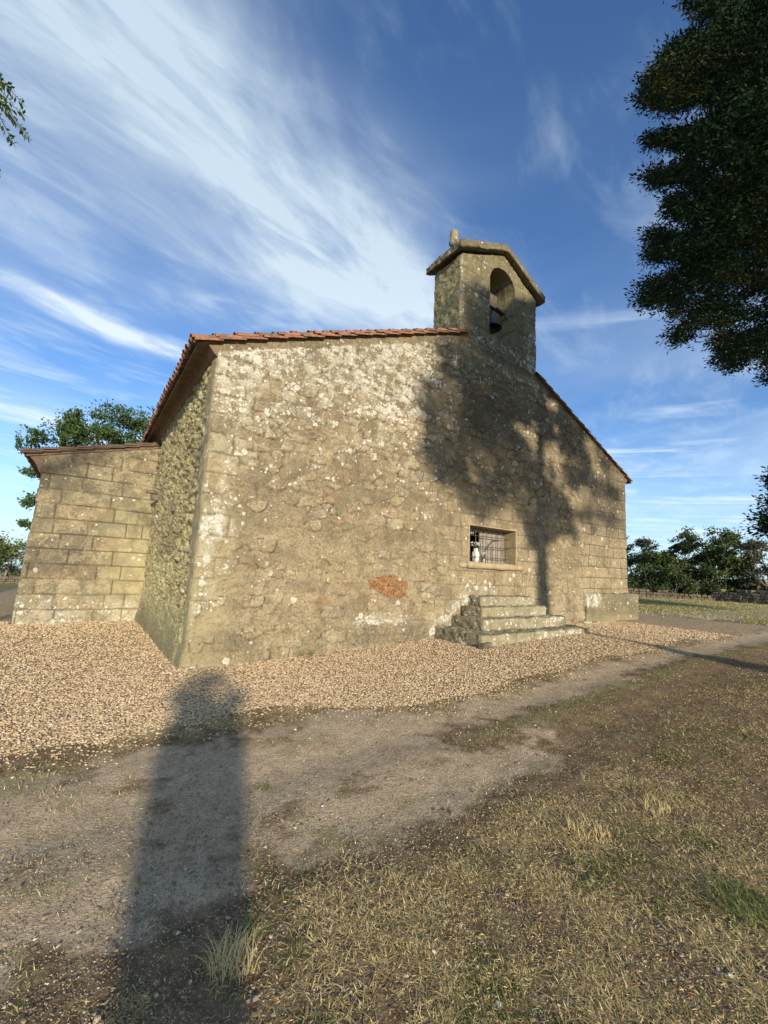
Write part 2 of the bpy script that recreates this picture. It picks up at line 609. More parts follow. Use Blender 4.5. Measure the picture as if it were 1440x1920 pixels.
CERAM = simple('white_ceramic', (0.78, 0.76, 0.70), (0.68, 0.66, 0.6), 6, 0.001, 0.4)
PETAL = simple('white_petal', (0.82, 0.81, 0.80), (0.74, 0.72, 0.70), 20, 0.001, 0.7)
CREAM = simple('cream_petal', (0.78, 0.66, 0.38), (0.82, 0.78, 0.6), 20, 0.001, 0.7)
STEMG = simple('flower_leaf', (0.10, 0.15, 0.06), (0.15, 0.2, 0.09), 20, 0.001, 0.7)
GLASSY = simple('grey_vase', (0.40, 0.42, 0.43), (0.30, 0.32, 0.33), 10, 0.001, 0.25, 0.0, 0.6)
BARK = simple('conifer_bark', (0.15, 0.105, 0.075), (0.09, 0.065, 0.045), 9, 0.02, 0.95)
BARKG = simple('grey_bark', (0.24, 0.21, 0.18), (0.15, 0.13, 0.11), 9, 0.015, 0.95)
FIELDSTONE = simple('field_stone', (0.17, 0.14, 0.10), (0.085, 0.07, 0.05), 2.6, 0.02, 0.95, cC=(0.24, 0.21, 0.16))
PEBBLE_G = simple('loose_stone', (0.45, 0.38, 0.28), (0.36, 0.30, 0.22), 9, 0.004, 0.9)


def leaf_material(name, stops, transl=0.3, rough=0.6, spec=0.3):
    m, t = newmat(name)
    tone = t.attr('tone')
    c = t.ramp(tone, stops)
    t.out(c, rough, None, spec=spec, transl=transl)
    return m


CONIFER = leaf_material('conifer_foliage', [(0.0, (0.006, 0.016, 0.009)), (0.55, (0.012, 0.027, 0.013)), (0.85, (0.024, 0.043, 0.016)), (0.93, (0.06, 0.062, 0.014)), (1.0, (0.085, 0.075, 0.02))], 0.03, 0.8, 0.08)
LOCUST = leaf_material('locust_foliage', [(0.0, (0.045, 0.085, 0.022)), (0.6, (0.075, 0.13, 0.032)), (1.0, (0.12, 0.17, 0.05))], 0.3)
SCRUB = leaf_material('scrub_foliage', [(0.0, (0.035, 0.06, 0.018)), (0.5, (0.068, 0.10, 0.028)), (0.85, (0.11, 0.15, 0.042)), (1.0, (0.17, 0.18, 0.06))], 0.25)
SCRUBG = leaf_material('grey_scrub_foliage', [(0.0, (0.05, 0.062, 0.038)), (0.5, (0.08, 0.092, 0.055)), (1.0, (0.13, 0.13, 0.09))], 0.25)
GRASS = leaf_material('grass_blades', [(0.0, (0.085, 0.13, 0.03)), (0.25, (0.17, 0.21, 0.055)), (0.4, (0.42, 0.36, 0.14)), (0.6, (0.64, 0.50, 0.235)), (0.8, (0.80, 0.67, 0.38)), (0.92, (0.38, 0.24, 0.115)), (1.0, (0.18, 0.12, 0.07))], 0.25, 0.75)
PEBBLES = leaf_material('pebbles', [(0.0, (0.42, 0.29, 0.155)), (0.3, (0.55, 0.40, 0.23)), (0.6, (0.61, 0.46, 0.28)), (0.85, (0.65, 0.52, 0.34)), (0.95, (0.72, 0.62, 0.46)), (1.0, (0.44, 0.285, 0.15))], 0, 0.85)
DEBRIS = leaf_material('ground_litter', [(0.0, (0.16, 0.11, 0.075)), (0.4, (0.30, 0.23, 0.15)), (0.8, (0.48, 0.40, 0.29)), (1.0, (0.66, 0.60, 0.50))], 0, 0.9)


# ------------------------------------------------------------------ ground
def gz(x, y):
    z = 0.34 * sst(x, -1.0, 9.0)
    z = z - 0.024 * np.maximum(y - 4.0, 0) * sst(x, 14, 0)
    z = z - 0.6 * sst(-x, 8, 60)
    far = np.hypot(x, y)
    z = z + 0.10 * sst(far, 18, 42) * sst(x, 8, 20) - 0.0008 * np.maximum(far - 120, 0)
    z = z + 0.035 * (fbm(x * .7, y * .7, 3, 5) - .5) + 0.018 * (fbm(x * 3, y * 3, 3, 6) - .5)
    # shallow wheel tracks
    z = z - 0.025 * np.exp(-((y + 3.65) / .3) ** 2) - 0.02 * np.exp(-((y + 4.6) / .28) ** 2)
    return z


def wob(x, y, s, k=1.3, seed=21):
    return (fbm(x * k, y * k, 4, seed) - .5) * s


def m_gravel(x, y):
    edge = -2.38 - 0.75 * sst(x, 0.2, 2.2) - 0.35 * sst(x, -1, -4)
    e = y + wob(x, y, 0.5) + wob(x, y, 0.16, 7, 3) - edge
    g = sst(e, -0.06, 0.10)
    g = g * sst(x + wob(x, y, 2, .5, 8), 19.5, 15.5) * sst(-x, 5.5, 4.0)
    g = g * (1 - sst(y + wob(x, y, .8), 1.2, 3.0) * sst(x, 14.5, 15.2))
    return g


def m_dirt(x, y):
    w_ = wob(x, y, 0.5, 1.1, 31)
    t1 = np.exp(-((y + 3.52 + w_ * .5 + wob(x, y, .35, 5, 36)) / .56) ** 2) * sst(x, -4.5, -0.5)
    t2 = np.exp(-((y + 4.45 + w_ * .5 + wob(x, y, .3, 5, 37) - .20 * sst(x, .8, 0)) / .40) ** 2) * sst(x, 3.8, 1.8) * sst(x, -4, -1.5)
    rg = wob(x, y, 1.5, 1.6, 33) + wob(x, y, .5, 6, 34)
    mid = sst(x + rg, 3.8, 0.4) * sst(y + rg * .35, -5.05, -4.45) * sst(y + rg * .1, -2.45, -2.9)
    pale = sst(x, 13, 17) * np.exp(-((y + 0.12 * x - 2.2 + w_) / 1.7) ** 4)
    return np.clip(np.maximum.reduce([t1, t2 * .9, mid * .85, pale]) - .35 * sst(fbm(x * 2.4, y * 2.4, 4, 35, .6), .52, .66), 0, 1) * (1 - m_gravel(x, y))


def m_green(x, y):
    w_ = wob(x, y, 0.4, 1.7, 41)
    strip = np.exp(-((y + 4.12 + w_) / .22) ** 2) * sst(x, 1.2, 2.0)
    left = np.exp(-((y + 2.85 + w_) / .32) ** 2) * sst(-x, 1.0, 1.6)
    right = sst(x, 15, 21) * (.75 + .25 * sst(y, -4, 4))
    patch = sst(fbm(x * 1.6, y * 1.6, 3, 44), .62, .74) * sst(y, -4.2, -5.0) * .7
    pt2 = sst(fbm(x * 3.1 + 9, y * 3.1, 3, 47), .66, .74) * .8
    far = sst(np.hypot(x, y), 14, 24)
    return np.clip(np.maximum.reduce([strip, left, right, patch, pt2 * (1 - far), far * .8]), 0, 1) * (1 - m_gravel(x, y))


def gcoords(a, b, lo, hi, step, grow):
    """grid lines: even spacing inside lo..hi, growing outside to a and b"""
    mid = list(np.arange(lo, hi + step * .5, step))
    up = [mid[-1]]; s = step
    while up[-1] < b:
        s *= grow
        up.append(up[-1] + s)
    dn = [mid[0]]; s = step
    while dn[-1] > a:
        s *= grow
        dn.append(dn[-1] - s)
    return np.array(dn[::-1][:-1] + mid + up[1:])


gx = gcoords(-700, 900, -2.6, 7.0, 0.035, 1.045)
gy = gcoords(-300, 900, -6.8, 0.6, 0.035, 1.05)
GX, GY = np.meshgrid(gx, gy)
fx, fy = GX.ravel(), GY.ravel()
gv = m_gravel(fx, fy); dt = m_dirt(fx, fy); gr = m_green(fx, fy)
near = sst(np.hypot(fx - 1, fy + 3), 20, 8)
fz = gz(fx, fy) + near * (0.016 * (fbm(fx * 11, fy * 11, 3, 61) - .5) * (1 - dt * .6) + 0.010 * gv * (h2(np.round(fx * 28), np.round(fy * 28), 5) - .5))
nX, nY = len(gx), len(gy)
idx = np.arange(nX * nY).reshape(nY, nX)
quads = np.stack([idx[:-1, :-1].ravel(), idx[:-1, 1:].ravel(), idx[1:, 1:].ravel(), idx[1:, :-1].ravel()], 1)


def ground_material():
    m, t = newmat('ground')
    p = t.pos()
    g, d, gn = t.attr('gravel'), t.attr('dirt'), t.attr('green')
    far = t.attr('far')
    n1 = t.noise(p, 1.3, 5, 0.6)
    n2 = t.noise(p, 7.0, 6, 0.65)
    n3 = t.noise(p, 42.0, 5, 0.7)
    n4 = t.noise(p, 150.0, 3, 0.7)
    soil = t.mix(t.ss(n2, 0.35, 0.65), (0.15, 0.10, 0.056), (0.26, 0.185, 0.108))
    soil = t.mix(t.math('MULTIPLY', t.ss(n3, 0.53, 0.62), 0.6), soil, (0.46, 0.35, 0.19))
    soil = t.mix(t.math('MULTIPLY', t.ss(n4, 0.56, 0.64), 0.7), soil, (0.07, 0.05, 0.035))
    dirt = t.mix(t.ss(n2, 0.3, 0.7), (0.47, 0.365, 0.235), (0.62, 0.49, 0.325))
    dirt = t.mix(t.math('MULTIPLY', t.ss(n1, 0.48, 0.64), 0.3), dirt, (0.32, 0.245, 0.16))
    dirt = t.mix(t.math('MULTIPLY', t.ss(n3, 0.52, 0.60), 0.6), dirt, (0.26, 0.19, 0.12))
    nm = t.noise(p, 75.0, 4, 0.75)
    dirt = t.mix(t.math('MULTIPLY', t.ss(nm, 0.58, 0.64), 0.6), dirt, (0.19, 0.14, 0.09))
    dirt = t.mix(t.math('MULTIPLY', t.ss(nm, 0.40, 0.34), 0.7), dirt, (0.70, 0.60, 0.45))
    dirt = t.mix(t.math('MULTIPLY', t.ss(n4, 0.44, 0.36), 0.8), dirt, (0.13, 0.10, 0.072))
    dirt = t.mix(t.math('MULTIPLY', t.ss(n4, 0.60, 0.68), 0.8), dirt, (0.55, 0.49, 0.40))
    green = t.mix(t.ss(n3, 0.40, 0.6), (0.14, 0.15, 0.045), (0.33, 0.29, 0.13))
    pv_ = t.vor(p, 42.0, 'F1', 1.0, 1)
    sp = t.node('ShaderNodeSeparateColor'); t.put(sp.inputs[0], pv_)
    pd = t.vor(p, 42.0, 'F1', 1.0, 0)
    grav = t.ramp(sp.outputs[0], [(0.0, (0.36, 0.25, 0.14)), (0.35, (0.50, 0.365, 0.21)), (0.7, (0.60, 0.46, 0.29)), (1.0, (0.70, 0.60, 0.44))])
    grav = t.mix(t.ss(pd, 0.42, 0.75), grav, (0.24, 0.165, 0.095))
    md = t.ss(t.math('ADD', d, t.math('MULTIPLY', t.math('SUBTRACT', n2, 0.5), 0.9)), 0.30, 0.72)
    base = t.mix(md, soil, dirt)
    mg = t.ss(t.math('ADD', gn, t.math('ADD', t.math('MULTIPLY', t.math('SUBTRACT', n2, 0.5), 1.0), t.math('MULTIPLY', t.math('SUBTRACT', n3, 0.5), 1.6))), 0.45, 0.95)
    base = t.mix(t.math('MULTIPLY', mg, 0.55), base, green)
    mv = t.ss(t.math('ADD', g, t.math('MULTIPLY', t.math('SUBTRACT', n2, 0.5), 0.5)), 0.35, 0.65)
    base = t.mix(mv, base, grav)
    # far fields: bands of dry and green grass
    fn = t.noise(t.mapping(p, sc=(0.05, 0.16, 1)), 1.2, 5, 0.6)
    fld = t.mix(t.ss(fn, 0.42, 0.6), (0.19, 0.19, 0.065), (0.36, 0.31, 0.15))
    base = t.mix(far, base, fld)
    h = t.math('ADD', t.math('MULTIPLY', n2, 0.8), t.math('ADD', t.math('MULTIPLY', n3, 0.55), t.math('MULTIPLY', n4, 0.22)))
    h = t.math('ADD', h, t.math('MULTIPLY', t.math('MULTIPLY', mv, t.ss(pd, 0.9, 0.0)), 0.5))
    t.out(base, 0.97, t.bump(h, 0.9, 0.03), spec=0.08)
    return m


GROUND = ground_material()
ground = mesh_np('ground', np.stack([fx, fy, fz], 1), quads, GROUND, None,
                 dict(gravel=gv, dirt=dt, green=gr, far=sst(np.hypot(fx - 1, fy + 3), 22, 40)))
tag(ground, 'gravel, dirt track and dry grass ground around the chapel', None, None, 'structure')


# ------------------------------------------------------------------ the chapel
XR, ZE = 13.8, 5.20            # facade width, wall height under the eaves
SLOPE = 0.415
BX0, BX1, BD = 5.55, 8.70, 1.0   # bell gable
RIDX = 6.95

chapel = empty('stone_chapel', (6.9, 0, 0.15))
tag(chapel, 'old rubble stone chapel with tiled gable roof, bell gable and low ashlar annex', 'chapel')


def roofz(x):
    return ZE + SLOPE * (RIDX - np.abs(x - RIDX))


def wall_patch(path, s, z):
    """path: list of (x,y) corners; s distance along -> position and outward normal (blended at corners)"""
    P = np.array(path, float)
    seg = np.diff(P, axis=0)
    L = np.hypot(seg[:, 0], seg[:, 1])
    cum = np.concatenate([[0], np.cumsum(L)])
    k = np.clip(np.searchsorted(cum, s, side='right') - 1, 0, len(L) - 1)
    tt = (s - cum[k]) / L[k]
    pos = P[k] + seg[k] * tt[:, None]
    nrm = np.stack([seg[:, 1], -seg[:, 0]], 1) / L[:, None]
    n = nrm[k].copy()
    R = 0.07
    for j in range(1, len(L)):
        d = s - cum[j]
        wgt = np.clip(0.5 + d / (2 * R), 0, 1)
        m = np.abs(d) < R
        nn = nrm[j - 1][None] * (1 - wgt[:, None]) + nrm[j][None] * wgt[:, None]
        n[m] = (nn / np.linalg.norm(nn, axis=1)[:, None])[m]
        # rounded arris
        rr = np.clip(1 - np.abs(d) / R, 0, 1)[:, None] ** 2
        bis = nrm[j - 1] + nrm[j]
        pos = np.where(m[:, None], pos - bis[None] * rr * 0.018, pos)
    return pos, n


def lines(*parts):
    out = []
    for a, b, st in parts:
        n = max(1, int(round((b - a) / st)))
        out += list(np.linspace(a, b, n + 1)[:-1])
    out.append(parts[-1][1])
    return np.array(out)


SL = 14.0                                        # length of the side walls
# s: left side wall (0..SL), facade (SL..SL+XR), right side wall
WX0, WX1, WZ0, WZ1 = 6.02, 7.76, 1.87, 2.77       # window opening
s_l = lines((0, SL - 7, 0.25), (SL - 7, SL, 0.028), (SL, SL + WX0, 0.0202), (SL + WX0, SL + WX1, 0.02), (SL + WX1, SL + XR, 0.0215), (SL + XR, SL + XR + 1, 0.05), (SL + XR + 1, SL + XR + SL, 0.4))
z_l = lines((-0.35, WZ0, 0.0215), (WZ0, WZ1, 0.0205), (WZ1, 7.45, 0.0215))
SS, ZZ = np.meshgrid(s_l, z_l)
ss_, zz_ = SS.ravel(), ZZ.ravel()
pos, nrm = wall_patch([(0, SL), (0, 0), (XR, 0), (XR, SL)], ss_, zz_)
X = ss_ - SL
front = (X >= 0) & (X <= XR)
side = (X < 0)
top = np.where(front, roofz(np.clip(X, 0, XR)), ZE)
top = np.where(front & (X > BX0) & (X < BX1), 7.40, np.minimum(top, 7.43))
zc = np.minimum(zz_, top)
keep_pt = zz_ <= top + 0.03


def front_pattern(X, Z):
    """rubble with squared blocks round the window, at the corners and low on the right"""
    wx = X + wob(X, Z, 0.16, 1.5, 71)
    wz = Z + wob(X, Z, 0.12, 1.3, 72)
    wx = wx + wob(X, Z, .07, 5, 371); wz = wz + wob(X, Z, .06, 5, 372)
    big_ = fbm(X * .8, Z * .8, 2, 373) > .5
    eA = stones(wx, wz, 0.42, 0.225, 3, 0.42); eB = stones(wx + 3, wz + 1, 0.27, 0.15, 5, 0.42)
    e, r1, r2, bd = [np.where(big_, a_, b_) for a_, b_ in zip(eA, eB)]
    # only part of the stones are bare, the others are under mortar wash
    upper = sst(Z, 2.2, 4.5)
    bare = sst(r2, 0.40 - 0.25 * upper, 0.80 - 0.30 * upper)
    nz = fbm(X * 9, Z * 9, 3, 74) - .5
    st1 = sst(e + nz * .26, 0.05, 0.17) * bare
    tone1 = r1
    d2, a1, a2, _ = ashlar(X + wob(X, Z, .05, 2, 75), Z + wob(X, Z, .06, 1.1, 76), 0.335, 0.45, 0.95, 7)
    st2 = sst(d2 + nz * .03, 0.008, 0.03) * (0.35 + .65 * sst(a2, .15, .5))
    w_ = wob(X, Z, 1.0, .9, 77)
    reg = np.maximum.reduce([
        sst(X + w_, 10.3, 11.2) * sst(Z, 4.2, 3.2),
        sst(X, 12.7, 12.95),
        sst(X + w_ * .6, 5.0, 5.4) * sst(X + w_ * .6, 9.2, 8.6) * sst(Z, 3.5, 3.2),
        sst(X + (h2(np.floor(Z / .335), np.floor(Z * 0), 4) - .5) * .35 + wob(X, Z, .15, 3, 376), 0.46, 0.38) * sst(Z, 0.8, 1.0),
        sst(X, 4.9, 5.3) * sst(Z, 7.0, 7.3)])
    st = st1 * (1 - reg) + st2 * reg
    tone = np.where(reg > .5, 0.28 + a1 * .45, tone1)
    bulge = st1 * (0.016 + 0.034 * r1) * (1 - reg) + st2 * 0.016 * reg
    global _edge
    _edge = sst(np.abs(e + nz * .26 - .05), .05, .01) * bare * (1 - reg)
    return st, tone, bulge, reg, e


def front_disp(X, Z):
    st, tone, bulge, reg, e = front_pattern(X, Z)
    d = bulge + 0.050 * (fbm(X * 2.2, Z * 2.6, 3, 81) - .5) * (1 - .5 * reg) + 0.034 * (fbm(X * 7, Z * 9.5, 4, 82, .62) - .5) * (1 - .55 * reg) - .02 * sst(fbm(X * 6, Z * 14, 3, 84), .60, .70) * (1 - reg) + 0.05 * (fbm(X * .5, Z * .5, 2, 83) - .5)
    return d, st, tone, reg


dF, stF, toneF, regF = front_disp(X, zc)
edgeF = _edge.copy()
# rough, lichen grown side wall: deep crusty render with undercut lumps
Ys = -X
ux = Ys + wob(Ys, zc, .10, 4, 91); uz = zc + wob(Ys, zc, .10, 4, 92) - .25 * Ys
eS, rS, rS2, bS = stones(ux, uz, 0.135, 0.07, 33, 0.45)
eS2, rS3, rS4, _ = stones(ux + 5, uz, 0.30, 0.16, 37, 0.45)
lump = sst(eS, 0.0, 0.45) * (0.2 + .8 * rS2) * 0.060 + sst(eS2, 0.0, .35) * (.2 + .8 * rS4) * 0.045
rdg = 1 - np.abs(2 * fbm(Ys * 5.5 + wob(Ys, zc, .5, 3, 95), (zc + .35 * Ys) * 10, 4, 97, .6) - 1)
rdg2 = 1 - np.abs(2 * fbm(Ys * 2.2, (zc + .3 * Ys) * 3.4, 3, 98, .6) - 1)
dS = lump * .45 + 0.15 * (rdg - .75) + 0.10 * (rdg2 - .75) + 0.09 * (fbm(Ys * 9, zc * 11, 4, 93, .65) - .5) + 0.03 * (fbm(Ys * 20, zc * 20, 2, 94) - .5) - .03
smoothlow = sst(zc + wob(Ys, zc, .4, 2), 1.0, 0.35)
dS = dS * (1 - .8 * smoothlow) + 0.05 * smoothlow
near_c = sst(Ys + (h2(np.floor(zc / .335), np.floor(zc * 0), 4) - .5) * .25, .42, .36)   # dressed corner stones show on the side too
dS = dS * (1 - near_c) + (0.02 * (fbm(Ys * 7, zc * 7, 3, 96) - .5) + .02) * near_c
disp = np.where(side, dS, np.where(front, dF, 0.02 * (fbm(X * 3, zc * 3, 3, 97) - .5)))
# bring both sides together at the corner
cw = np.exp(-(X / 0.10) ** 2)
corner_d = 0.035 * (fbm(zc * 3.1, zc * 0 + 2, 3, 98) - .5) + 0.025 * h2(np.floor(zc / .335), np.floor(zc * 0), 14) - .01
disp = disp * (1 - cw) + corner_d * cw
# spread foot of the corner and of the side wall
foot = sst(zc, 0.42, 0.0)
ledge = front * sst(X + wob(X, zc, .1, 3, 378), 2.88, 2.93) * sst(X, 4.95, 4.9) * sst(zc + wob(X, zc, .07, 2.5, 379), .60, .56)
disp = disp + .07 * ledge
disp = disp + foot * np.where(side, 0.075, 0.045 * sst(X, 5.5, 4.5)) * (0.7 + .6 * fbm(X * 1.3, zc * 0, 2, 99))
# smooth plaster band under the verge tiles
vb = front * sst(top - zc + wob(X, zc, .10, 3, 101), 0.20, 0.12)
disp = disp * (1 - vb) + 0.012 * vb
# window edges stay true
wd = np.maximum(np.maximum(WX0 - X, X - WX1), np.maximum(WZ0 - zc, zc - WZ1))
disp = np.where(front, disp * sst(wd, -0.005, 0.06), disp)
disp = np.where(front & (zc > 7.3), disp * sst(zc, 7.42, 7.3), disp)

PV = np.stack([pos[:, 0] + nrm[:, 0] * disp, pos[:, 1] + nrm[:, 1] * disp, zc], 1)

# ---- where lichen, moss, stains, dark tones and rust sit
Zf = zc
lich = np.where(front, 0.20 * sst(Zf, 2.5, 4.5) * sst(X, 5.5, 4.0) + 0.42 * sst(Zf, 3.9, 5.4) * sst(X, 6.2, 4.0) + 0.07 + 0.05 * sst(Zf, 3.0, 6.5), 0.0)
lich += front * 1.0 * np.exp(-((X - 0.20) / .24) ** 2) * sst(Zf, .55, .9) * sst(Zf, 3.2, 2.2) * (0.45 + .55 * sst(fbm(Zf * 1.7, Zf * 0, 2, 111), .4, .6))
lich += front * 0.25 * np.exp(-((X - 0.5) / .5) ** 2) * sst(Zf, 2.6, 3.4)
lich += front * 0.75 * np.exp(-(((X - 3.55) / .95) ** 4 + ((Zf - 0.60) / .09) ** 2))
stepline = 1.15 - (X - 5.95) * -0.62
lich += front * 1.0 * np.exp(-((Zf - (1.12 + (X - 6.0) * 0.66)) / .15) ** 2) * sst(X, 4.5, 4.9) * sst(X, 6.1, 5.8)
lich += front * 0.4 * np.exp(-(((X - 6.55) / .5) ** 2 + ((Zf - 1.32) / .12) ** 2))
lich += front * 0.55 * np.exp(-(((X - 3.6) / .25) ** 4 + ((Zf - 4.95) / .15) ** 4))
lich += front * .12 * sst(X, 5.2, 6.0) * sst(Zf, 6.2, 7.2)
lich = np.clip(lich, 0, 1) * (1 - .7 * vb)
lich += side * 0.10

moss = np.where(side, (0.80 - .5 * near_c) * (.35 + .65 * sst(fbm(Ys * 1.1, zc * 1.5, 3, 119), .36, .54)), 0.0) * sst(zc, 0.15, 0.6)
moss += side * 0.5 * sst(zc, 2.4, 0.9)
moss += front * (0.35 * sst(X, 0.9, 0.0) * sst(zc, 4.0, 1.5) + 0.25 * sst(zc, 5.5, 7.4) * sst(X, 4.5, 6))
moss = np.clip(moss, 0, 1)
stain_dark = front * (0.30 * sst(zc, 4.0, 6.5) + 0.45 * sst(X, 5.0, 6.2) * sst(X, 12.8, 10.5) * sst(zc, 4.4, 6.0) + 0.40 * np.exp(-((X - 5.2) / .35) ** 2) * sst(zc, 4.6, 6.2)
                 + 0.75 * np.exp(-(((X - 4.0) / 1.35) ** 6 + ((zc - 0.33) / .20) ** 4))
                 + 1.0 * np.exp(-(((X - .45) / .5) ** 2 + ((zc - 0.32) / .25) ** 2))  # darker at the foot of the left corner
                 + 0.55 * sst(X, 12.2, 13.0) * sst(zc, 2.4, 3.4) + 0.35 * sst(X, 9.5, 12.0) * sst(zc, 2.4, 3.6))
stain_dark += side * (1.0 * sst(zc + wob(X, zc, .35, 2, 5), .55, .25) + .25 * sst(zc, 4.2, 5.0))  # darker towards the side wall's foot, slightly towards its top
stain_dark = np.clip(stain_dark, 0, 1)
th = math.radians(-8)
ex, ez = X - 3.75, zc - 1.27
rx, rz = ex * math.cos(th) + ez * math.sin(th), -ex * math.sin(th) + ez * math.cos(th)
rust = front * sst((rx / .52) ** 2 + (rz / .23) ** 2 + wob(X, zc, .8, 5, 6), 1.05, .8)
rust = np.maximum(rust, front * .7 * sst(np.maximum(np.abs(X - 3.6) / .27, np.abs(zc - 4.93) / .17) + wob(X, zc, .3, 6, 7), 1.05, .9))
for (cx, cz, rr1, rr2) in ((2.25, 2.9, .28, .12), (2.45, 3.35, .2, .10), (2.7, 1.28, .22, .06), (3.1, 1.05, .2, .07), (2.2, .98, .22, .09)):
    rust = np.maximum(rust, front * .45 * sst(((X - cx) / rr1) ** 2 + ((zc - cz) / rr2) ** 2 + wob(X, zc, 1, 5, 8), 1.0, .5))
joint = np.zeros_like(X)
# pale settled crack and hairline joints
joint += front * .5 * sst(np.abs(X - 11.0 - .06 * np.sin(zc * 5) - wob(zc, zc * 0, .2, 2)), .012, .004) * sst(zc, .3, .5) * sst(zc, 4.5, 4.0)
d2, a1, a2, _ = ashlar(X + wob(X, zc, .05, 2, 75), zc + wob(X, zc, .06, 1.1, 76), 0.335, 0.45, 0.95, 7)
joint += front * regF * sst(d2, .016, .004) * (.45 + .35 * sst(X, 10.5, 11.5))
joint += front * edgeF * .85 * sst(fbm(X * 5, zc * 5, 3, 117), .35, .6)
joint = np.clip(joint, 0, 1)
stF = stF * (1 - vb)
moss = moss * (1 - vb)
toneF = np.where(side, rS3, toneF)
stA = np.where(side, 0.25 + .7 * near_c, np.where(front, stF, .5))

nz_, ns_ = len(z_l), len(s_l)
idx = np.arange(nz_ * ns_).reshape(nz_, ns_)
q = np.stack([idx[:-1, :-1].ravel(), idx[:-1, 1:].ravel(), idx[1:, 1:].ravel(), idx[1:, :-1].ravel()], 1)
cs = X[q].mean(1); czq = zz_[q].mean(1)
ok = keep_pt[q].sum(1) >= 2
ok &= ~((cs > WX0) & (cs < WX1) & (czq > WZ0) & (czq < WZ1))
# faces squashed flat above the roof line
zq = zc[q]
ok &= (zq.max(1) - zq.min(1)) > 1e-4
q = q[ok]
used = np.unique(q)
rem = -np.ones(len(PV), int); rem[used] = np.arange(len(used))
A = lambda a: np.asarray(a, float)[used]
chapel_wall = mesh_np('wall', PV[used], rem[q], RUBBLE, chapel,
                      dict(stone=A(stA), tone=A(toneF), lichen=A(lich), moss=A(moss), stain_dark=A(stain_dark), joint=A(joint), rust=A(rust)))

# back gable wall
mb = MB()
mb.add([(0, SL, -.6), (XR, SL, -.2), (XR, SL, ZE), (RIDX, SL, ZE + SLOPE * RIDX), (0, SL, ZE)], [(0, 4, 3, 2, 1)])
mb.build('back_wall', RUBBLE, chapel)

# ---- window: reveal, sill, bars, shutter
reveal = MB()
RD = 0.46
nb = 3
zs = [WZ0, WZ0 + .46, WZ1]
for k in range(2):
    reveal.box((WX1 - .004, -0.006, zs[k] + .006), (WX1 + .22, RD, zs[k + 1] - .006))
    reveal.box((WX0 - .22, -0.006, zs[k] + .006), (WX0 + .004, RD, zs[k + 1] - .006))
reveal.box((WX0 - .25, -0.008, WZ1 - .004), (WX1 + .25, RD, WZ1 + .22))
reveal.box((WX0 - .2, 0.0, WZ0 - .18), (WX1 + .2, RD, WZ0 + .004))
window = empty('window', (0, 0, 0)); window.parent = chapel
window.location = (6.9 - 6.9, 0, 2.3 - .15)
BLOCKS = simple('window_stone', (0.40, 0.33, 0.20), (0.32, 0.26, 0.16), 5, 0.010, 0.95, cC=(0.22, 0.17, 0.11))
rv = reveal.build('window_surround', BLOCKS, window, bevel=.008)
sl = MB()
pts = []; rad = []
for k in range(15):
    x = 5.90 + (7.95 - 5.90) * k / 14
    pts.append((x, -0.045 - .006 * math.sin(k * 1.3), 1.815 + .004 * math.sin(k * 2.1)))
    rad.append(0.083 + .006 * math.sin(k * .9))
sl.tube(pts, rad, 14)
sl.tube([(5.66, -.02, 1.80), (5.78, -.035, 1.803), (5.87, -.03, 1.805)], [.05, .075, .072], 12)
sl.build('window_sill', SILL, window, smooth=True)
gy_ = 0.26
gr_ = MB()
for k in range(9):
    x = 6.12 + k * (7.68 - 6.12) / 8
    gr_.tube([(x, gy_, WZ0 - .01), (x + random.uniform(-.006, .006), gy_, (WZ0 + WZ1) / 2), (x, gy_, WZ1 + .01)], 0.0105, 6)
for k, z in enumerate((WZ0 + .16, WZ0 + .43, WZ0 + .69)):
    gr_.tube([(WX0 - .01, gy_ - .014, z), (WX1 + .01, gy_ - .014, z)], 0.0095, 6)
gr_.build('window_bars', IRON, window)
sh = MB()
x = 6.82
for wdt in (.155, .16, .15, .16, .15, .17):
    sh.box((x, .40, WZ0 + .006), (x + wdt - .006, .435, WZ1 - .006))
    x += wdt
sh.build('shutter', WOODG, window, bevel=.002)
hb = MB()
hb.tube([(6.98, .385, WZ0 + .33), (7.28, .385, WZ0 + .62), (7.50, .385, WZ0 + .64)], .016, 6)
hb.build('shutter_bar', IRON, window)
ls = MB()
ls.box((6.60, .40, WZ1 - .10), (6.82, .50, WZ1 - .006)); ls.box((WX0, .40, WZ1 - .16), (6.6, .50, WZ1 - .006))
ls.build('window_frame', WOODG, window)
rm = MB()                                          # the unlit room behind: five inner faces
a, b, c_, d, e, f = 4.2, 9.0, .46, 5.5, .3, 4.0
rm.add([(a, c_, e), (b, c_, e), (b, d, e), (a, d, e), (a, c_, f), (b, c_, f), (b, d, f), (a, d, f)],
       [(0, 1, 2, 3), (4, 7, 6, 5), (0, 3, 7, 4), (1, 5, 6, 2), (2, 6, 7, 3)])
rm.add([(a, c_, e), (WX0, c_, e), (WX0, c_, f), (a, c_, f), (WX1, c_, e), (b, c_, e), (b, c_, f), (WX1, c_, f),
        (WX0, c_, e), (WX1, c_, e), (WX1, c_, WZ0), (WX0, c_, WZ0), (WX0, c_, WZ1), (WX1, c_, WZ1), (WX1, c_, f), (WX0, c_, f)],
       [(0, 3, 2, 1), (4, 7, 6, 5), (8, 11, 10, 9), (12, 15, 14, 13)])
rm.build('inner_room', DARK, chapel)

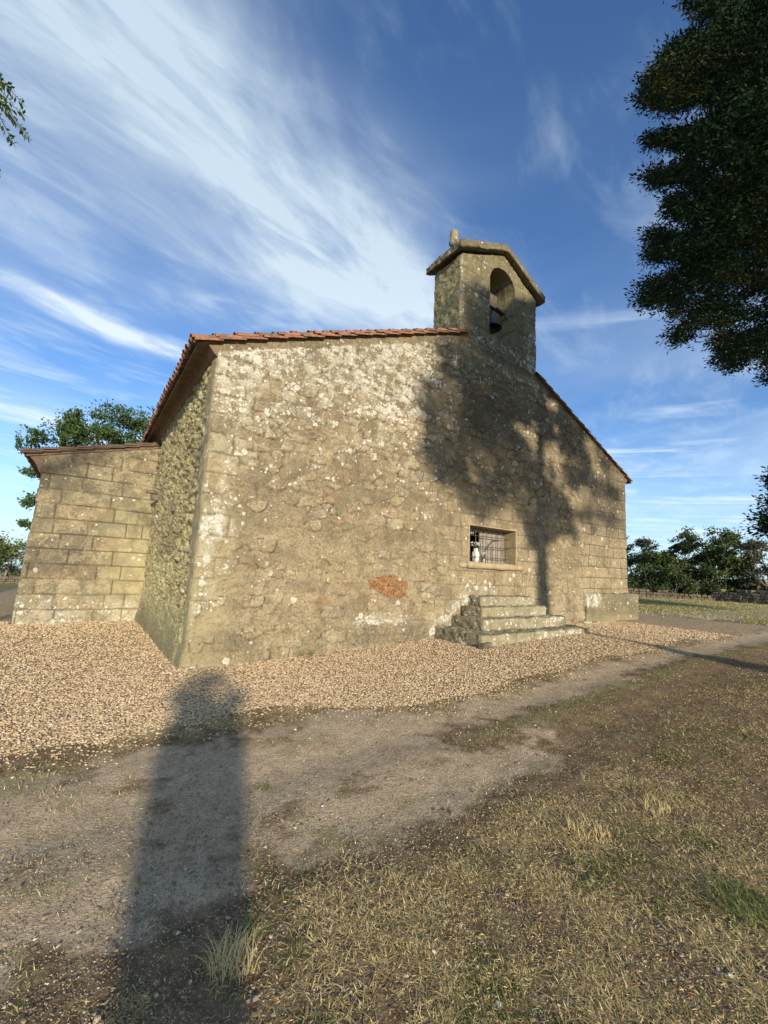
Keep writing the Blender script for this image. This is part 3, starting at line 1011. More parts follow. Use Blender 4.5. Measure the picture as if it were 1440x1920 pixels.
# ---- bell gable: a ring of wall with an arched opening front and back
bp = [(BX0, BD), (BX0, 0), (BX1, 0), (BX1, BD), (BX0, BD)]
W_ = BX1 - BX0
bs = lines((0, BD, .03), (BD, BD + W_, .0222), (BD + W_, BD * 2 + W_, .05), (BD * 2 + W_, BD * 2 + 2 * W_, .03))
bz = lines((6.9, 10.62, .0225))
AX0, AX1, AZ0, AZS = 6.64, 7.70, 7.93, 9.53
ACX, AR = (AX0 + AX1) / 2, (AX1 - AX0) / 2
SS, ZZ = np.meshgrid(bs, bz)
s2, z2 = SS.ravel().copy(), ZZ.ravel().copy()
seg = np.where(s2 < BD - 1e-6, 0, np.where(s2 <= BD + W_ + 1e-6, 1, np.where(s2 < 2 * BD + W_ - 1e-6, 2, 3)))
GX2, GZ2 = 7.22, 0.50                             # gable apex


def btop(x):
    xx = np.clip(x, BX0, BX1)
    return np.where(xx < GX2, 9.72 + (xx - BX0) / (GX2 - BX0) * (10.50 - 9.72), 9.72 + (BX1 - xx) / (BX1 - GX2) * (10.50 - 9.72))


def bx_of(s, sg):
    return np.where(sg == 0, BX0, np.where(sg == 1, BX0 + s - BD, np.where(sg == 2, BX1, BX1 - (s - 2 * BD - W_))))


bx = bx_of(s2, seg)


def arch_sd(x, z):
    """signed distance to the arched opening, negative inside, plus gradient"""
    dxp = np.abs(x - ACX) - AR
    d_low = np.maximum(dxp, AZ0 - z)
    d_up = np.hypot(x - ACX, z - AZS) - AR
    return np.where(z > AZS, d_up, d_low)


open_ = (seg == 1) | (seg == 3)
for it in range(3):
    sd = arch_sd(bx, z2)
    h_ = 1e-3
    gx_ = (arch_sd(bx + h_, z2) - arch_sd(bx - h_, z2)) / (2 * h_)
    gz_ = (arch_sd(bx, z2 + h_) - arch_sd(bx, z2 - h_)) / (2 * h_)
    m = open_ & (np.abs(sd) < .0135)
    sgn = np.where(seg == 1, 1, -1)
    s2 = np.where(m, s2 - sd * gx_ * sgn, s2)
    z2 = np.where(m, z2 - sd * gz_, z2)
    bx = bx_of(s2, seg)
pos, nrm = wall_patch(bp, s2, z2)
tp = btop(bx)
zc2 = np.minimum(z2, tp)
uu = np.where(seg == 1, bx, np.where(seg == 0, BX0 - (BD - s2), bx + 20))
dB, stB, toneB, regB = front_disp(uu, zc2)
fr = (seg == 1)
d3, b1, b2, _ = ashlar(uu, zc2, 0.47, 0.6, 1.1, 55)
jt = sst(d3, .02, .006)
dB = 0.05 * (fbm(uu * 3.2, zc2 * 3.2, 4, 120, .6) - .5) + 0.05 * (fbm(uu * 12, zc2 * 12, 3, 121, .6) - .5) - .012 * jt
blend = sst(zc2, 7.45, 7.40) * fr
dB0, st0, t0, r0 = front_disp(uu, zc2)
sd = arch_sd(bx, zc2)
dB = np.where(open_, dB * sst(sd, 0.0, .05), dB)
dB = np.where(seg == 1, dB * (1 - .0), dB)
# where the gable wall stands on the facade both follow the same surface
dB = np.where(fr & (zc2 < 7.42), -0.03, dB)
PB = np.stack([pos[:, 0] + nrm[:, 0] * dB, pos[:, 1] + nrm[:, 1] * dB, zc2], 1)
nzb, nsb = len(bz), len(bs)
idx = np.arange(nzb * nsb).reshape(nzb, nsb)
q = np.stack([idx[:-1, :-1].ravel(), idx[:-1, 1:].ravel(), idx[1:, 1:].ravel(), idx[1:, :-1].ravel()], 1)
cq = PB[q].mean(1)
sdc = arch_sd(bx[q].mean(1), z2[q].mean(1))
ok = ~((sdc < -1e-4) & (np.abs(cq[:, 1] - BD / 2) > BD / 2 - .06))
zq = zc2[q]
ok &= (zq.max(1) - zq.min(1)) > 1e-4
q = q[ok]
used = np.unique(q)
rem = -np.ones(len(PB), int); rem[used] = np.arange(len(used))
A = lambda a: np.asarray(a, float)[used]
gable = empty('bell_gable', (7.1 - 6.9, .5, 8.0 - .15)); gable.parent = chapel
lb = np.where(seg == 1, 0.07 + 0.5 * sst(bx, 8.0, 8.5) * sst(zc2, 9.4, 8.6) + .35 * np.exp(-(((bx - 6.3) / .25) ** 2 + ((zc2 - 8.9) / .4) ** 2)) + .3 * sst(zc2, 8.1, 7.6) + .45 * np.exp(-((bx - BX0) / .12) ** 2), 0.06)
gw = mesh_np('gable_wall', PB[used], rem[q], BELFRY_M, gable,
             dict(stone=A(0.6 * sst(d3, .01, .05)), tone=A(b1), lichen=A(lb), moss=A(np.where(seg == 1, .15, .45)), stain_dark=A(np.full(len(PB), .55) + .3 * sst(zc2, 9.9, 10.4)), joint=A(jt * .35), rust=A(0 * bx)))
# inside of the arch
n_arc = 40
prof = [(AX0, AZ0)] + [(AX0, AZ0 + (AZS - AZ0) * k / 40) for k in range(1, 40)] + [(ACX - AR * math.cos(math.pi * k / n_arc), AZS + AR * math.sin(math.pi * k / n_arc)) for k in range(n_arc + 1)] + \
       [(AX1, AZS - (AZS - AZ0) * k / 40) for k in range(1, 41)]
prof += [(AX1 - (AX1 - AX0) * k / 24, AZ0) for k in range(1, 24)] + [(AX0, AZ0)]
prof = np.array(prof)
yy = np.linspace(0.0, BD, 28)
cen = np.array([ACX, 8.9])
VV = []
for j, y in enumerate(yy):
    d = 0.03 * (fbm(prof[:, 0] * 5 + prof[:, 1] * 3, np.full(len(prof), y * 6), 3, 131, .6) - .5) * min(1, j / 2, (27 - j) / 2)
    dirn = prof - cen; dirn /= np.linalg.norm(dirn, axis=1)[:, None]
    VV.append(np.stack([prof[:, 0] + dirn[:, 0] * d, np.full(len(prof), y), prof[:, 1] + dirn[:, 1] * d], 1))
VV = np.concatenate(VV)
npf = len(prof)
idx = np.arange(len(VV)).reshape(28, npf)
q = np.stack([idx[:-1, :-1].ravel(), idx[1:, :-1].ravel(), idx[1:, 1:].ravel(), idx[:-1, 1:].ravel()], 1)
dj, j1, j2, _ = ashlar(VV[:, 1] + 40, VV[:, 2], .47, .7, 1.3, 58)
mesh_np('arch_lining', VV, q, BELFRY_M, gable, dict(stone=np.full(len(VV), .5), tone=j1, lichen=np.full(len(VV), .02), moss=np.full(len(VV), .45), stain_dark=np.full(len(VV), .3) + .5 * sst(VV[:, 2], 9.2, 10.0), joint=sst(dj, .016, .005) * .7, rust=np.zeros(len(VV))))  # darker towards the top of the arch


def slab(name, prof_fn, x0, x1, y0, y1, thick, mat, parent, nx, ny, jit, seed):
    """thick irregular slab following a height profile z(x) over a rectangle"""
    xs = np.linspace(x0, x1, nx); ys = np.linspace(y0, y1, ny)
    XX, YY = np.meshgrid(xs, ys)
    x, y = XX.ravel(), YY.ravel()
    zt = prof_fn(x)
    j = lambda a, b, s: jit * (fbm(a * 6, b * 6, 3, s, .6) - .5)
    topv = np.stack([x, y, zt + j(x, y, seed)], 1)
    botv = np.stack([x, y, zt - thick + j(x, y, seed + 1)], 1)
    bd = ((XX == x0) | (XX == x1) | (YY == y0) | (YY == y1)).ravel()
    # rough outer edge: inner ring rows between top and bottom
    V = [topv, botv]
    F = []
    idx = np.arange(nx * ny).reshape(ny, nx)
    n = nx * ny
    F.append(np.stack([idx[:-1, :-1].ravel(), idx[:-1, 1:].ravel(), idx[1:, 1:].ravel(), idx[1:, :-1].ravel()], 1))
    F.append(np.stack([idx[:-1, :-1].ravel(), idx[1:, :-1].ravel(), idx[1:, 1:].ravel(), idx[:-1, 1:].ravel()], 1) + n)
    loop = list(idx[0, :]) + list(idx[1:, -1]) + list(idx[-1, ::-1][1:]) + list(idx[::-1, 0][1:-1])
    loop = np.array(loop)
    m = 6
    base = 2 * n
    c = np.array([(x0 + x1) / 2, (y0 + y1) / 2])
    rings = []
    for k in range(m):
        f = (k + 1) / (m + 1)
        r = topv[loop] * (1 - f) + botv[loop] * f
        dd = np.zeros((len(loop), 3))
        dd[:, 0] = np.where(np.abs(r[:, 0] - x0) < 1e-6, -1, 0) + np.where(np.abs(r[:, 0] - x1) < 1e-6, 1, 0)
        dd[:, 1] = np.where(np.abs(r[:, 1] - y0) < 1e-6, -1, 0) + np.where(np.abs(r[:, 1] - y1) < 1e-6, 1, 0)
        amt = (jit * 1.6 * (fbm((r[:, 0] + r[:, 1]) * 8, r[:, 2] * 12 + k * .1, 3, seed + 3, .6) - .42) )
        rings.append(r + dd * amt[:, None])
    ids = [loop] + [base + k * len(loop) + np.arange(len(loop)) for k in range(m)] + [loop + n]
    for a, b in zip(ids[:-1], ids[1:]):
        F.append(np.stack([a, b, np.roll(b, -1), np.roll(a, -1)], 1))
    Vn = np.concatenate(V + rings)
    N = len(Vn)
    return mesh_np(name, Vn, F, mat, parent, dict(stone=np.full(N, .5), tone=fbm(Vn[:, 0] * 1.5, Vn[:, 1] * 1.5 + Vn[:, 2], 2, seed), lichen=np.full(N, .10), moss=np.full(N, .15), stain_dark=np.full(N, .7), joint=np.zeros(N), rust=np.zeros(N)))


def corn(x):
    return np.where(x < GX2, 9.92 + (x - 5.38) / (GX2 - 5.38) * (10.73 - 9.92), 9.92 + (8.94 - x) / (8.94 - GX2) * (10.73 - 9.92))


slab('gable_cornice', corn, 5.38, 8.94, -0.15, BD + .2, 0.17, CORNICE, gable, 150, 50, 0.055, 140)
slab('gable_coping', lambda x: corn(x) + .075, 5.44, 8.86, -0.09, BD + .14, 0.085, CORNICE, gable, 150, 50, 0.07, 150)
# small upright finial stone
fm = MB()
fxc, fyc = 5.60, 0.35
fm.tube([(fxc, fyc, 9.95), (fxc, fyc, 10.25), (fxc + .01, fyc, 10.42), (fxc + .015, fyc, 10.60), (fxc + .015, fyc, 10.65)], [.135, .13, .12, .105, .05], 12)
fo = fm.build('finial', CORNICE, gable, smooth=True)
for nm, v in (('stone', .4), ('tone', .5), ('lichen', .12), ('moss', .45), ('stain_dark', .3)):
    at = fo.data.attributes.new(nm, 'FLOAT', 'POINT'); at.data.foreach_set('value', [v] * len(fo.data.vertices))

# ---- roof tiles
def tile_rows(name, parent, origin, down, across, length_down, length_across, lift, pitch=0.205, course=0.36, r0=0.088, r1=0.074, tilt=0.02, seed=0, first_down=0.0, jit=.008, skip=None, mat=None):
    """barrel tiles: 'down' unit vector down the slope, 'across' along the eave"""
    rs = random.Random(seed)
    down = Vector(down).normalized(); across = Vector(across).normalized(); up = across.cross(down)
    if up.z < 0:
        up = -up
    V = []; F = []; T = []
    n = 8
    ncol = int(length_across / pitch); nrow = int(math.ceil(length_down / course))
    for c in range(ncol + 1):
        for flip in (0, 1):
            a0 = (c + (0.5 if flip else 0.0)) * pitch
            if a0 > length_across:
                continue
            for r in range(nrow):
                tone = rs.random()
                pc = Vector(origin) + down * (length_down - (r + .5) * course) + across * a0
                if skip and skip(pc):
                    continue
                jx, jz, jd = rs.uniform(-jit, jit), rs.uniform(-jit * .6, jit), rs.uniform(-.02, .02)
                d_lo = first_down + length_down - r * course + jd
                d_hi = d_lo - course - .07
                for (d, rad, z) in ((d_lo, r0 if not flip else r1, tilt + .012), (d_hi, r1 if not flip else r0, -.004)):
                    for th in (0.0, 0.014):
                        for k in range(n + 1):
                            an = math.pi * k / n
                            sx, sz = math.cos(an) * (rad - th), math.sin(an) * (rad - th)
                            if flip:
                                sz = -sz * .8 + .02
                            p = Vector(origin) + down * d + across * (a0 + sx + jx) + up * (sz + z + lift + jz)
                            V.append(p[:]); T.append(tone)
                b = len(V) - 4 * (n + 1)
                o1, i1, o2, i2 = b, b + n + 1, b + 2 * (n + 1), b + 3 * (n + 1)
                for k in range(n):
                    F.append((o1 + k, o1 + k + 1, o2 + k + 1, o2 + k))
                    F.append((i1 + k, i2 + k, i2 + k + 1, i1 + k + 1))
                    F.append((o1 + k, i1 + k, i1 + k + 1, o1 + k + 1))
                F.append((o1, o2, i2, i1)); F.append((o1 + n, i1 + n, i2 + n, o2 + n))
    return mesh_np(name, V, np.array(F), mat or TILE, parent, dict(tone=T), smooth=False)


def verge(name, parent, x0, x1, zfun, y, seg_len, r, tone_lo, tone_hi, seed, dz=0.0, ang=(0, 180), mat=None):
    rs = random.Random(seed)
    V = []; F = []; T = []
    n = 9
    sgn = 1 if x1 > x0 else -1
    x = x0
    while (x1 - x) * sgn > 0.05:
        xe = x + sgn * seg_len
        tone = rs.uniform(tone_lo, tone_hi)
        jz = rs.uniform(-.007, .007); jy = rs.uniform(-.012, .012)
        for (xx, rad, lift) in ((x - sgn * .02, r, .022), (xe + sgn * .05, r * .84, -.012)):
            for th in (0, .016):
                for k in range(n + 1):
                    an = math.radians(ang[0] + (ang[1] - ang[0]) * k / n)
                    V.append((xx, y + jy - math.cos(an) * (rad - th), zfun(xx) + math.sin(an) * (rad - th) + lift + jz + dz)); T.append(tone)
        b = len(V) - 4 * (n + 1)
        o1, i1, o2, i2 = b, b + n + 1, b + 2 * (n + 1), b + 3 * (n + 1)
        for k in range(n):
            F.append((o1 + k, o1 + k + 1, o2 + k + 1, o2 + k))
            F.append((i1 + k, i2 + k, i2 + k + 1, i1 + k + 1))
            F.append((o1 + k, i1 + k, i1 + k + 1, o1 + k + 1)); F.append((o2 + k, o2 + k + 1, i2 + k + 1, i2 + k))
        F.append((o1, o2, i2, i1)); F.append((o1 + n, i1 + n, i2 + n, o2 + n))
        x = xe
    return mesh_np(name, V, np.array(F), mat or TILE, parent, dict(tone=T), smooth=False)


roof = empty('roof', (0, 7, 6.5 - .15)); roof.parent = chapel
ov = 0.37
dl = Vector((-1, 0, -SLOPE)).normalized(); dr = Vector((1, 0, -SLOPE)).normalized()
rl = math.hypot(RIDX + ov, (RIDX + ov) * SLOPE)
zr = ZE + SLOPE * RIDX
in_gable = lambda p: 5.35 < p.x < 8.90 and p.y < 1.15
tile_rows('tile_slope', roof, (RIDX, 0.10, zr + .06), dl, (0, 1, 0), rl, SL + .1, 0.03, seed=3, skip=in_gable)
tile_rows('tile_slope', roof, (RIDX, 0.10, zr + .06), dr, (0, 1, 0), rl, SL + .1, 0.03, seed=4, skip=in_gable)
rb = MB()                                          # mortar bed under the tiles
for sg in (-1, 1):
    xe = RIDX + sg * (RIDX + ov - .06)
    ze = zr - SLOPE * (RIDX + ov - .06)
    xg = BX0 + .01 if sg < 0 else BX1 - .01
    for (ya, yb, xs) in ((-.045, 1.0, xg), (1.003, SL + .05, RIDX)):
        zs_ = zr - SLOPE * abs(xs - RIDX)
        vs = [(xs, ya, zs_), (xe, ya, ze), (xe, yb, ze), (xs, yb, zs_), (xs, ya, zs_ + .05), (xe, ya, ze + .045), (xe, yb, ze + .045), (xs, yb, zs_ + .05)]
        rb.add(vs, [(0, 1, 2, 3), (4, 7, 6, 5), (0, 4, 5, 1), (1, 5, 6, 2), (2, 6, 7, 3)])
rb.build('roof_bed', SOFFIT, roof)
zt = lambda x: zr - SLOPE * abs(x - RIDX) + .055
verge('verge_tiles', roof, -0.40, BX0 - .02, zt, -0.01, .345, .080, .25, 1.0, 12, .012)
verge('verge_tiles', roof, -0.36, BX0 - .02, zt, -0.060, .36, .066, .0, .62, 13, -.050)
verge('verge_tiles', roof, XR + .40, BX1 + .02, zt, -0.01, .345, .076, .5, .9, 14, .01)
verge('verge_tiles', roof, XR + .36, BX1 + .02, zt, -0.052, .36, .060, .3, .9, 15, -.045)
ridge = MB()
ridge.tube([(RIDX, y, zr + .12 + .012 * math.sin(y * 9)) for y in np.arange(1.15, SL + .1, .17)], .10, 10)
ro = ridge.build('ridge_tiles', TILE, roof)
# cove under the left and right eaves
for sg, xw in ((-1, 0.0), (1, XR)):
    cv_ = MB()
    prof_ = [(0.0, -.27), (-.05, -.235), (-.14, -.13), (-.235, -.045), (-.25, 0.0), (0.02, 0.0)]
    vs = [(xw + (px_ if sg < 0 else -px_), y, ZE + .035 + pz_) for y in (-.004, SL) for (px_, pz_) in prof_]
    n = len(prof_)
    cv_.add(vs, [(i, (i + 1) % n, n + (i + 1) % n, n + i) for i in range(n)] + [tuple(range(n)), tuple(range(n, 2 * n))[::-1]])
    cv_.build('eave_cove', SOFFIT, roof)

# small stone spout on the side wall
sp_ = MB()
sp_.box((-.30, 5.20, 3.30), (.02, 5.42, 3.38), .008)
sp_.box((-.20, 5.26, 3.14), (.02, 5.36, 3.30), .008)
sp_.build('stone_spout', FIELDSTONE, chapel, bevel=.01)

# ---- low annex built against the left side
annex = empty('annex', (-1.3 - 6.9, 6.3, 0)); annex.parent = chapel
AY, AXL = 6.30, -2.55


def azt(x):
    return 4.80 + 0.275 * x


sA = lines((0, 4.0, .2), (4.0, 4.0 - AXL + 0.05, .0225))
zA = lines((-.4, 4.85, .0222))
SS, ZZ = np.meshgrid(sA, zA)
s3, z3 = SS.ravel(), ZZ.ravel()
pos, nrm = wall_patch([(AXL, AY + 4.0), (AXL, AY), (0.05, AY)], s3, z3)
XA = s3 - 4.0 + AXL
frA = s3 >= 4.0
tpA = np.where(frA, azt(np.clip(XA, AXL, 0.05)) - .05, azt(AXL) - .05)
zcA = np.minimum(z3, tpA)
ua = XA + .02 * (fbm(XA * 2, zcA * 2, 2, 160) - .5)
va = zcA + .035 * (fbm(XA * .8, zcA * .8, 2, 161) - .5)
dA, rA, rA2, dyA = ashlar(ua, va + .1, .372, .62, 1.05, 163)
vbA = frA * sst(azt(XA) - zcA + wob(XA, zcA, .16, 2.5, 164) + .10 * XA, 0.24, .12)
jA = sst(dA, .012, .003) * (1 - vbA)
blk = (rA2 - .5) * .024
dispA = blk + .016 * (fbm(XA * 6, zcA * 6, 4, 165, .6) - .5) - .028 * sst(dA, .020, .005) * (1 - vbA) + vbA * .015
# weathered hollows
hol = np.exp(-(((XA + 1.32) / .07) ** 2 + ((zcA - 2.32) / .12) ** 2)) + .6 * sst(fbm(XA * 5, zcA * 5, 3, 166), .62, .70) * sst(zcA, .5, .2)
dispA -= .035 * hol
PA = np.stack([pos[:, 0] + nrm[:, 0] * dispA, pos[:, 1] + nrm[:, 1] * dispA, zcA], 1)
# slight batter of the left end
PA[:, 0] -= .10 * sst(zcA, 4, 0) * sst(-XA, 1.0, 2.5)
PA[:, 0] += 0
nzA, nsA = len(zA), len(sA)
idx = np.arange(nzA * nsA).reshape(nzA, nsA)
q = np.stack([idx[:-1, :-1].ravel(), idx[:-1, 1:].ravel(), idx[1:, 1:].ravel(), idx[1:, :-1].ravel()], 1)
zq = zcA[q]
q = q[(zq.max(1) - zq.min(1)) > 1e-4]
used = np.unique(q); rem = -np.ones(len(PA), int); rem[used] = np.arange(len(used))
A = lambda a: np.asarray(a, float)[used]
blackl = 2.2 * sst(fbm(XA * 5.2, zcA * 5.2, 5, 167, .7), .45, .55) * (.35 + .65 * sst(fbm(XA * 1.1, zcA * 1.1, 2, 168), .42, .58))
mesh_np('annex_wall', PA[used], rem[q], ASHLAR, annex, dict(stone=A(sst(dA, .01, .03) * (1 - vbA)), tone=A(rA), lichen=A(.10 + .45 * sst(zcA, .9, .2)), moss=A(.45 * sst(XA, -1.6, -.2) * sst(zcA, 4, 2)), stain_dark=A(np.clip(.18 + blackl * 1.0 + .35 * sst(XA, -1.5, -2.4) * sst(zcA, 2.6, 3.4) + .5 * hol, 0, 1)), joint=A(jA * .85), rust=A(.35 * sst(rA, .86, .9) * (1 - vbA))))  # also darker at the upper left end
abk = MB()
abk.add([(AXL, AY + 4, -.8), (.0, AY + 4, -.8), (.0, AY + 4, 4.75), (AXL, AY + 4, azt(AXL) - .05)], [(0, 3, 2, 1)])
abk.build('annex_back_wall', ASHLAR, annex)
aroof = annex
da = Vector((-1, 0, -.275)).normalized()
la = math.hypot(2.92, 2.92 * .275)
tile_rows('annex_tiles', aroof, (-.02, AY - .02, azt(0) + .05), da, (0, 1, 0), la, 4.1, 0.005, seed=9, r0=.07, r1=.06, mat=TILE_OLD)
verge('verge_tiles', aroof, -2.95, -.02, lambda x: azt(x) + .02, AY - .06, .34, .050, .5, 1.0, 22, .0, mat=TILE_OLD)
ab = MB()
vs = [(0, AY - .04, azt(0) - .045), (-2.86, AY - .04, azt(-2.86) - .045), (-2.86, AY + 4.1, azt(-2.86) - .045), (0, AY + 4.1, azt(0) - .045),
      (0, AY - .04, azt(0) + .02), (-2.86, AY - .04, azt(-2.86) + .02), (-2.86, AY + 4.1, azt(-2.86) + .02), (0, AY + 4.1, azt(0) + .02)]
ab.add(vs, [(0, 1, 2, 3), (4, 7, 6, 5), (0, 4, 5, 1), (1, 5, 6, 2), (2, 6, 7, 3)])
ab.build('roof_bed', SOFFIT, aroof)
ac = MB()
prof_ = [(0.02, -.46), (-.03, -.42), (-.07, -.30), (-.16, -.16), (-.27, -.05), (-.29, 0.0), (0.02, 0.0)]
vs = []
for y in (AY - .005, AY + 4.0):
    for (px_, pz_) in prof_:
        vs.append((AXL + .0 + px_, y, azt(AXL) - .045 + pz_))
n = len(prof_)
ac.add(vs, [(i, (i + 1) % n, n + (i + 1) % n, n + i) for i in range(n)] + [tuple(range(n)), tuple(range(n, 2 * n))[::-1]])
ac.build('eave_cove', SOFFIT, aroof)


# ------------------------------------------------------------------ stone steps under the window
def worn_block(name, lo, hi, mat, parent, seed, step=.03, jit=.02, rnd=.02, attrs=None):
    """a block with worn, slightly rounded and uneven faces"""
    x0, y0, z0 = lo; x1, y1, z1 = hi
    V = []; F = []; base = 0
    dims = [(0, 1, 2, z0, -1), (0, 1, 2, z1, 1), (0, 2, 1, y0, -1), (0, 2, 1, y1, 1), (1, 2, 0, x0, -1), (1, 2, 0, x1, 1)]
    L = [(x0, x1), (y0, y1), (z0, z1)]
    for (a, b, c, cv0, sg) in dims:
        na = max(2, int((L[a][1] - L[a][0]) / step) + 1); nb_ = max(2, int((L[b][1] - L[b][0]) / step) + 1)
        A_, B_ = np.meshgrid(np.linspace(*L[a], na), np.linspace(*L[b], nb_))
        P = np.zeros((na * nb_, 3)); P[:, a] = A_.ravel(); P[:, b] = B_.ravel(); P[:, c] = cv0
        V.append(P)
        i = np.arange(na * nb_).reshape(nb_, na) + base
        q = np.stack([i[:-1, :-1].ravel(), i[:-1, 1:].ravel(), i[1:, 1:].ravel(), i[1:, :-1].ravel()], 1)
        flip = (sg > 0) != ((a, b, c) == (0, 2, 1))
        F.append(q if flip else q[:, ::-1])
        base += len(P)
    P = np.concatenate(V)
    c = np.array([(x0 + x1) / 2, (y0 + y1) / 2, (z0 + z1) / 2]); hs = np.array([x1 - x0, y1 - y0, z1 - z0]) / 2
    q = (P - c)
    # round the edges
    inner = np.clip(q, -(hs - rnd), hs - rnd)
    d = q - inner
    ln = np.linalg.norm(d, axis=1)
    n = d / np.maximum(ln, 1e-6)[:, None]
    P = c + inner + n * rnd
    n1 = fbm(P[:, 0] * 4 + P[:, 2] * 3.1, P[:, 1] * 4 + P[:, 2] * 2.3, 4, seed, .6) - .5
    n2 = fbm(P[:, 0] * 16 + P[:, 2] * 9.1, P[:, 1] * 16 - P[:, 2] * 11.3, 3, seed + 1, .6) - .5
    P = P + n * (jit * 1.4 * n1 + jit * .9 * n2)[:, None]
    N = len(P)
    at = dict(stone=np.full(N, .6), tone=fbm(P[:, 0] * 2, P[:, 2] * 3, 2, seed), lichen=np.full(N, .35), moss=np.full(N, .2), stain_dark=np.full(N, .2), joint=np.zeros(N), rust=np.zeros(N))
    if attrs:
        for k, fnc in attrs.items():
            at[k] = fnc(P) * np.ones(N)
    return mesh_np(name, P, F, mat, parent, at)


steps = empty('stone_steps', (6.9, -.7, .15))
tag(steps, 'four worn lichen-spotted stone steps rising to the wall under the barred window', 'steps')
tiers = [((4.90, -1.40, -.05), (8.72, 0.03, .445)), ((5.46, -.95, .43), (8.50, .03, .675)), ((5.74, -.66, .66), (8.12, .03, .895)), ((5.98, -.40, .88), (7.94, .03, 1.105))]
for k, (lo, hi) in enumerate(tiers):
    x0 = lo[0]
    worn_block('step', lo, hi, STEP_M, steps, 200 + k * 7, .026, .048, .038, dict(
        stain_dark=lambda P, x0=x0, hi=hi: .75 * sst(P[:, 0], x0 + .05, x0 + .02) + .38 + .3 * sst(P[:, 2], hi[2] - .03, hi[2]) + .35 * sst(P[:, 2], .30, .15),
        lichen=lambda P: .20 + .35 * sst(fbm(P[:, 0] * 1.6, P[:, 2] * 2, 2, 9), .5, .7),
        joint=lambda P: 0.7 * np.maximum.reduce([sst(np.abs(P[:, 0] - j), .012, .003) for j in ((6.55, 7.75) if k in (0,) else (6.9 - .35 * k, 7.6 + .2 * k))])))

pl = worn_block('stone_plinth', (10.98, -.11, .0), (14.26, .9, 1.19), PLINTH_M, None, 260, .035, .05, .05, dict(
    lichen=lambda P: .06 + .85 * sst(P[:, 0], 12.2, 11.4) * sst(P[:, 2], .72, .86), stain_dark=lambda P: .75 + .25 * sst(P[:, 2], 1.10, 1.17), moss=lambda P: .1 + .3 * sst(P[:, 2], .6, .3)))
tag(pl, 'weathered stone plinth block standing against the right corner of the chapel', 'stone block')

fs_ = MB()
for (x, y, z, a, b, c) in ((4.98, -1.43, .21, .13, .07, .11),):
    fs_.box((x - a, y - b, z - c), (x + a, y + b, z + c), .02)
fo = fs_.build('loose_stone', FIELDSTONE, None, bevel=.02)
tag(fo, 'pale rounded stone set at the left front corner of the bottom step', 'stone')
for (x, y, sx, lab) in ((10.72, -.20, .20, 'pale flat stone lying at the wall foot left of the plinth'), (11.10, -.32, .13, 'smaller pale stone lying in front of the plinth')):
    o = worn_block('loose_stone', (x - sx, y - .09, .27), (x + sx, y + .09, .39), PEBBLE_G, None, int(x * 10), .03, .06, .05)
    tag(o, lab, 'stone')

# ------------------------------------------------------------------ bell
bell = empty('bell', (6.95, .46, 8.5))
tag(bell, 'small dark bronze bell hanging in the arch of the bell gable', 'bell')
bm = MB()
bcx, bcy, bz0 = 7.21, .42, 8.50
bm.lathe([(.285, 0), (.275, .02), (.235, .07), (.20, .14), (.175, .24), (.16, .34), (.15, .42), (.115, .475), (.06, .50), (0.0, .505)], (bcx, bcy, bz0), 28)
bm.lathe([(.27, .0), (.22, .06), (.185, .15), (.155, .30), (.13, .42), (0.0, .46)], (bcx, bcy, bz0), 28)
bm.lathe([(.285, 0), (.27, 0.0)], (bcx, bcy, bz0), 28)
bm.build('bell_body', BRONZE, bell, smooth=True)
cl = MB()
cl.tube([(bcx, bcy, bz0 + .42), (bcx, bcy, bz0 + .02)], .012, 6)
cl.tube([(bcx, bcy, bz0 + .02), (bcx, bcy, bz0 - .06)], [.035, .03], 8)
cl.build('clapper', IRON, bell)
hs_ = MB()
hs_.box((6.60, bcy - .07, bz0 + .62), (7.74, bcy + .07, bz0 + .74), .006)
hs_.box((bcx - .17, bcy - .06, bz0 + .74), (bcx + .17, bcy + .06, bz0 + 1.02), .012)
hs_.box((7.36, bcy + .08, bz0 + .30), (7.54, bcy + .22, bz0 + .70), .01)
hs_.build('headstock', WOODB, bell, bevel=.012)
st_ = MB()
for dx in (-.09, .09):
    st_.tube([(bcx + dx * .5, bcy, bz0 + .49), (bcx + dx, bcy, bz0 + .60), (bcx + dx, bcy, bz0 + .76)], .014, 6)
st_.tube([(bcx + .1, bcy - .09, bz0 + .66), (bcx + .42, bcy - .12, bz0 + .52), (bcx + .46, bcy - .12, bz0 + .40)], .018, 6)
st_.tube([(bcx - .22, bcy - .11, bz0 + .46), (bcx - .22, bcy - .11, bz0 + 1.12)], .010, 5)
st_.build('iron_straps', IRON, bell)


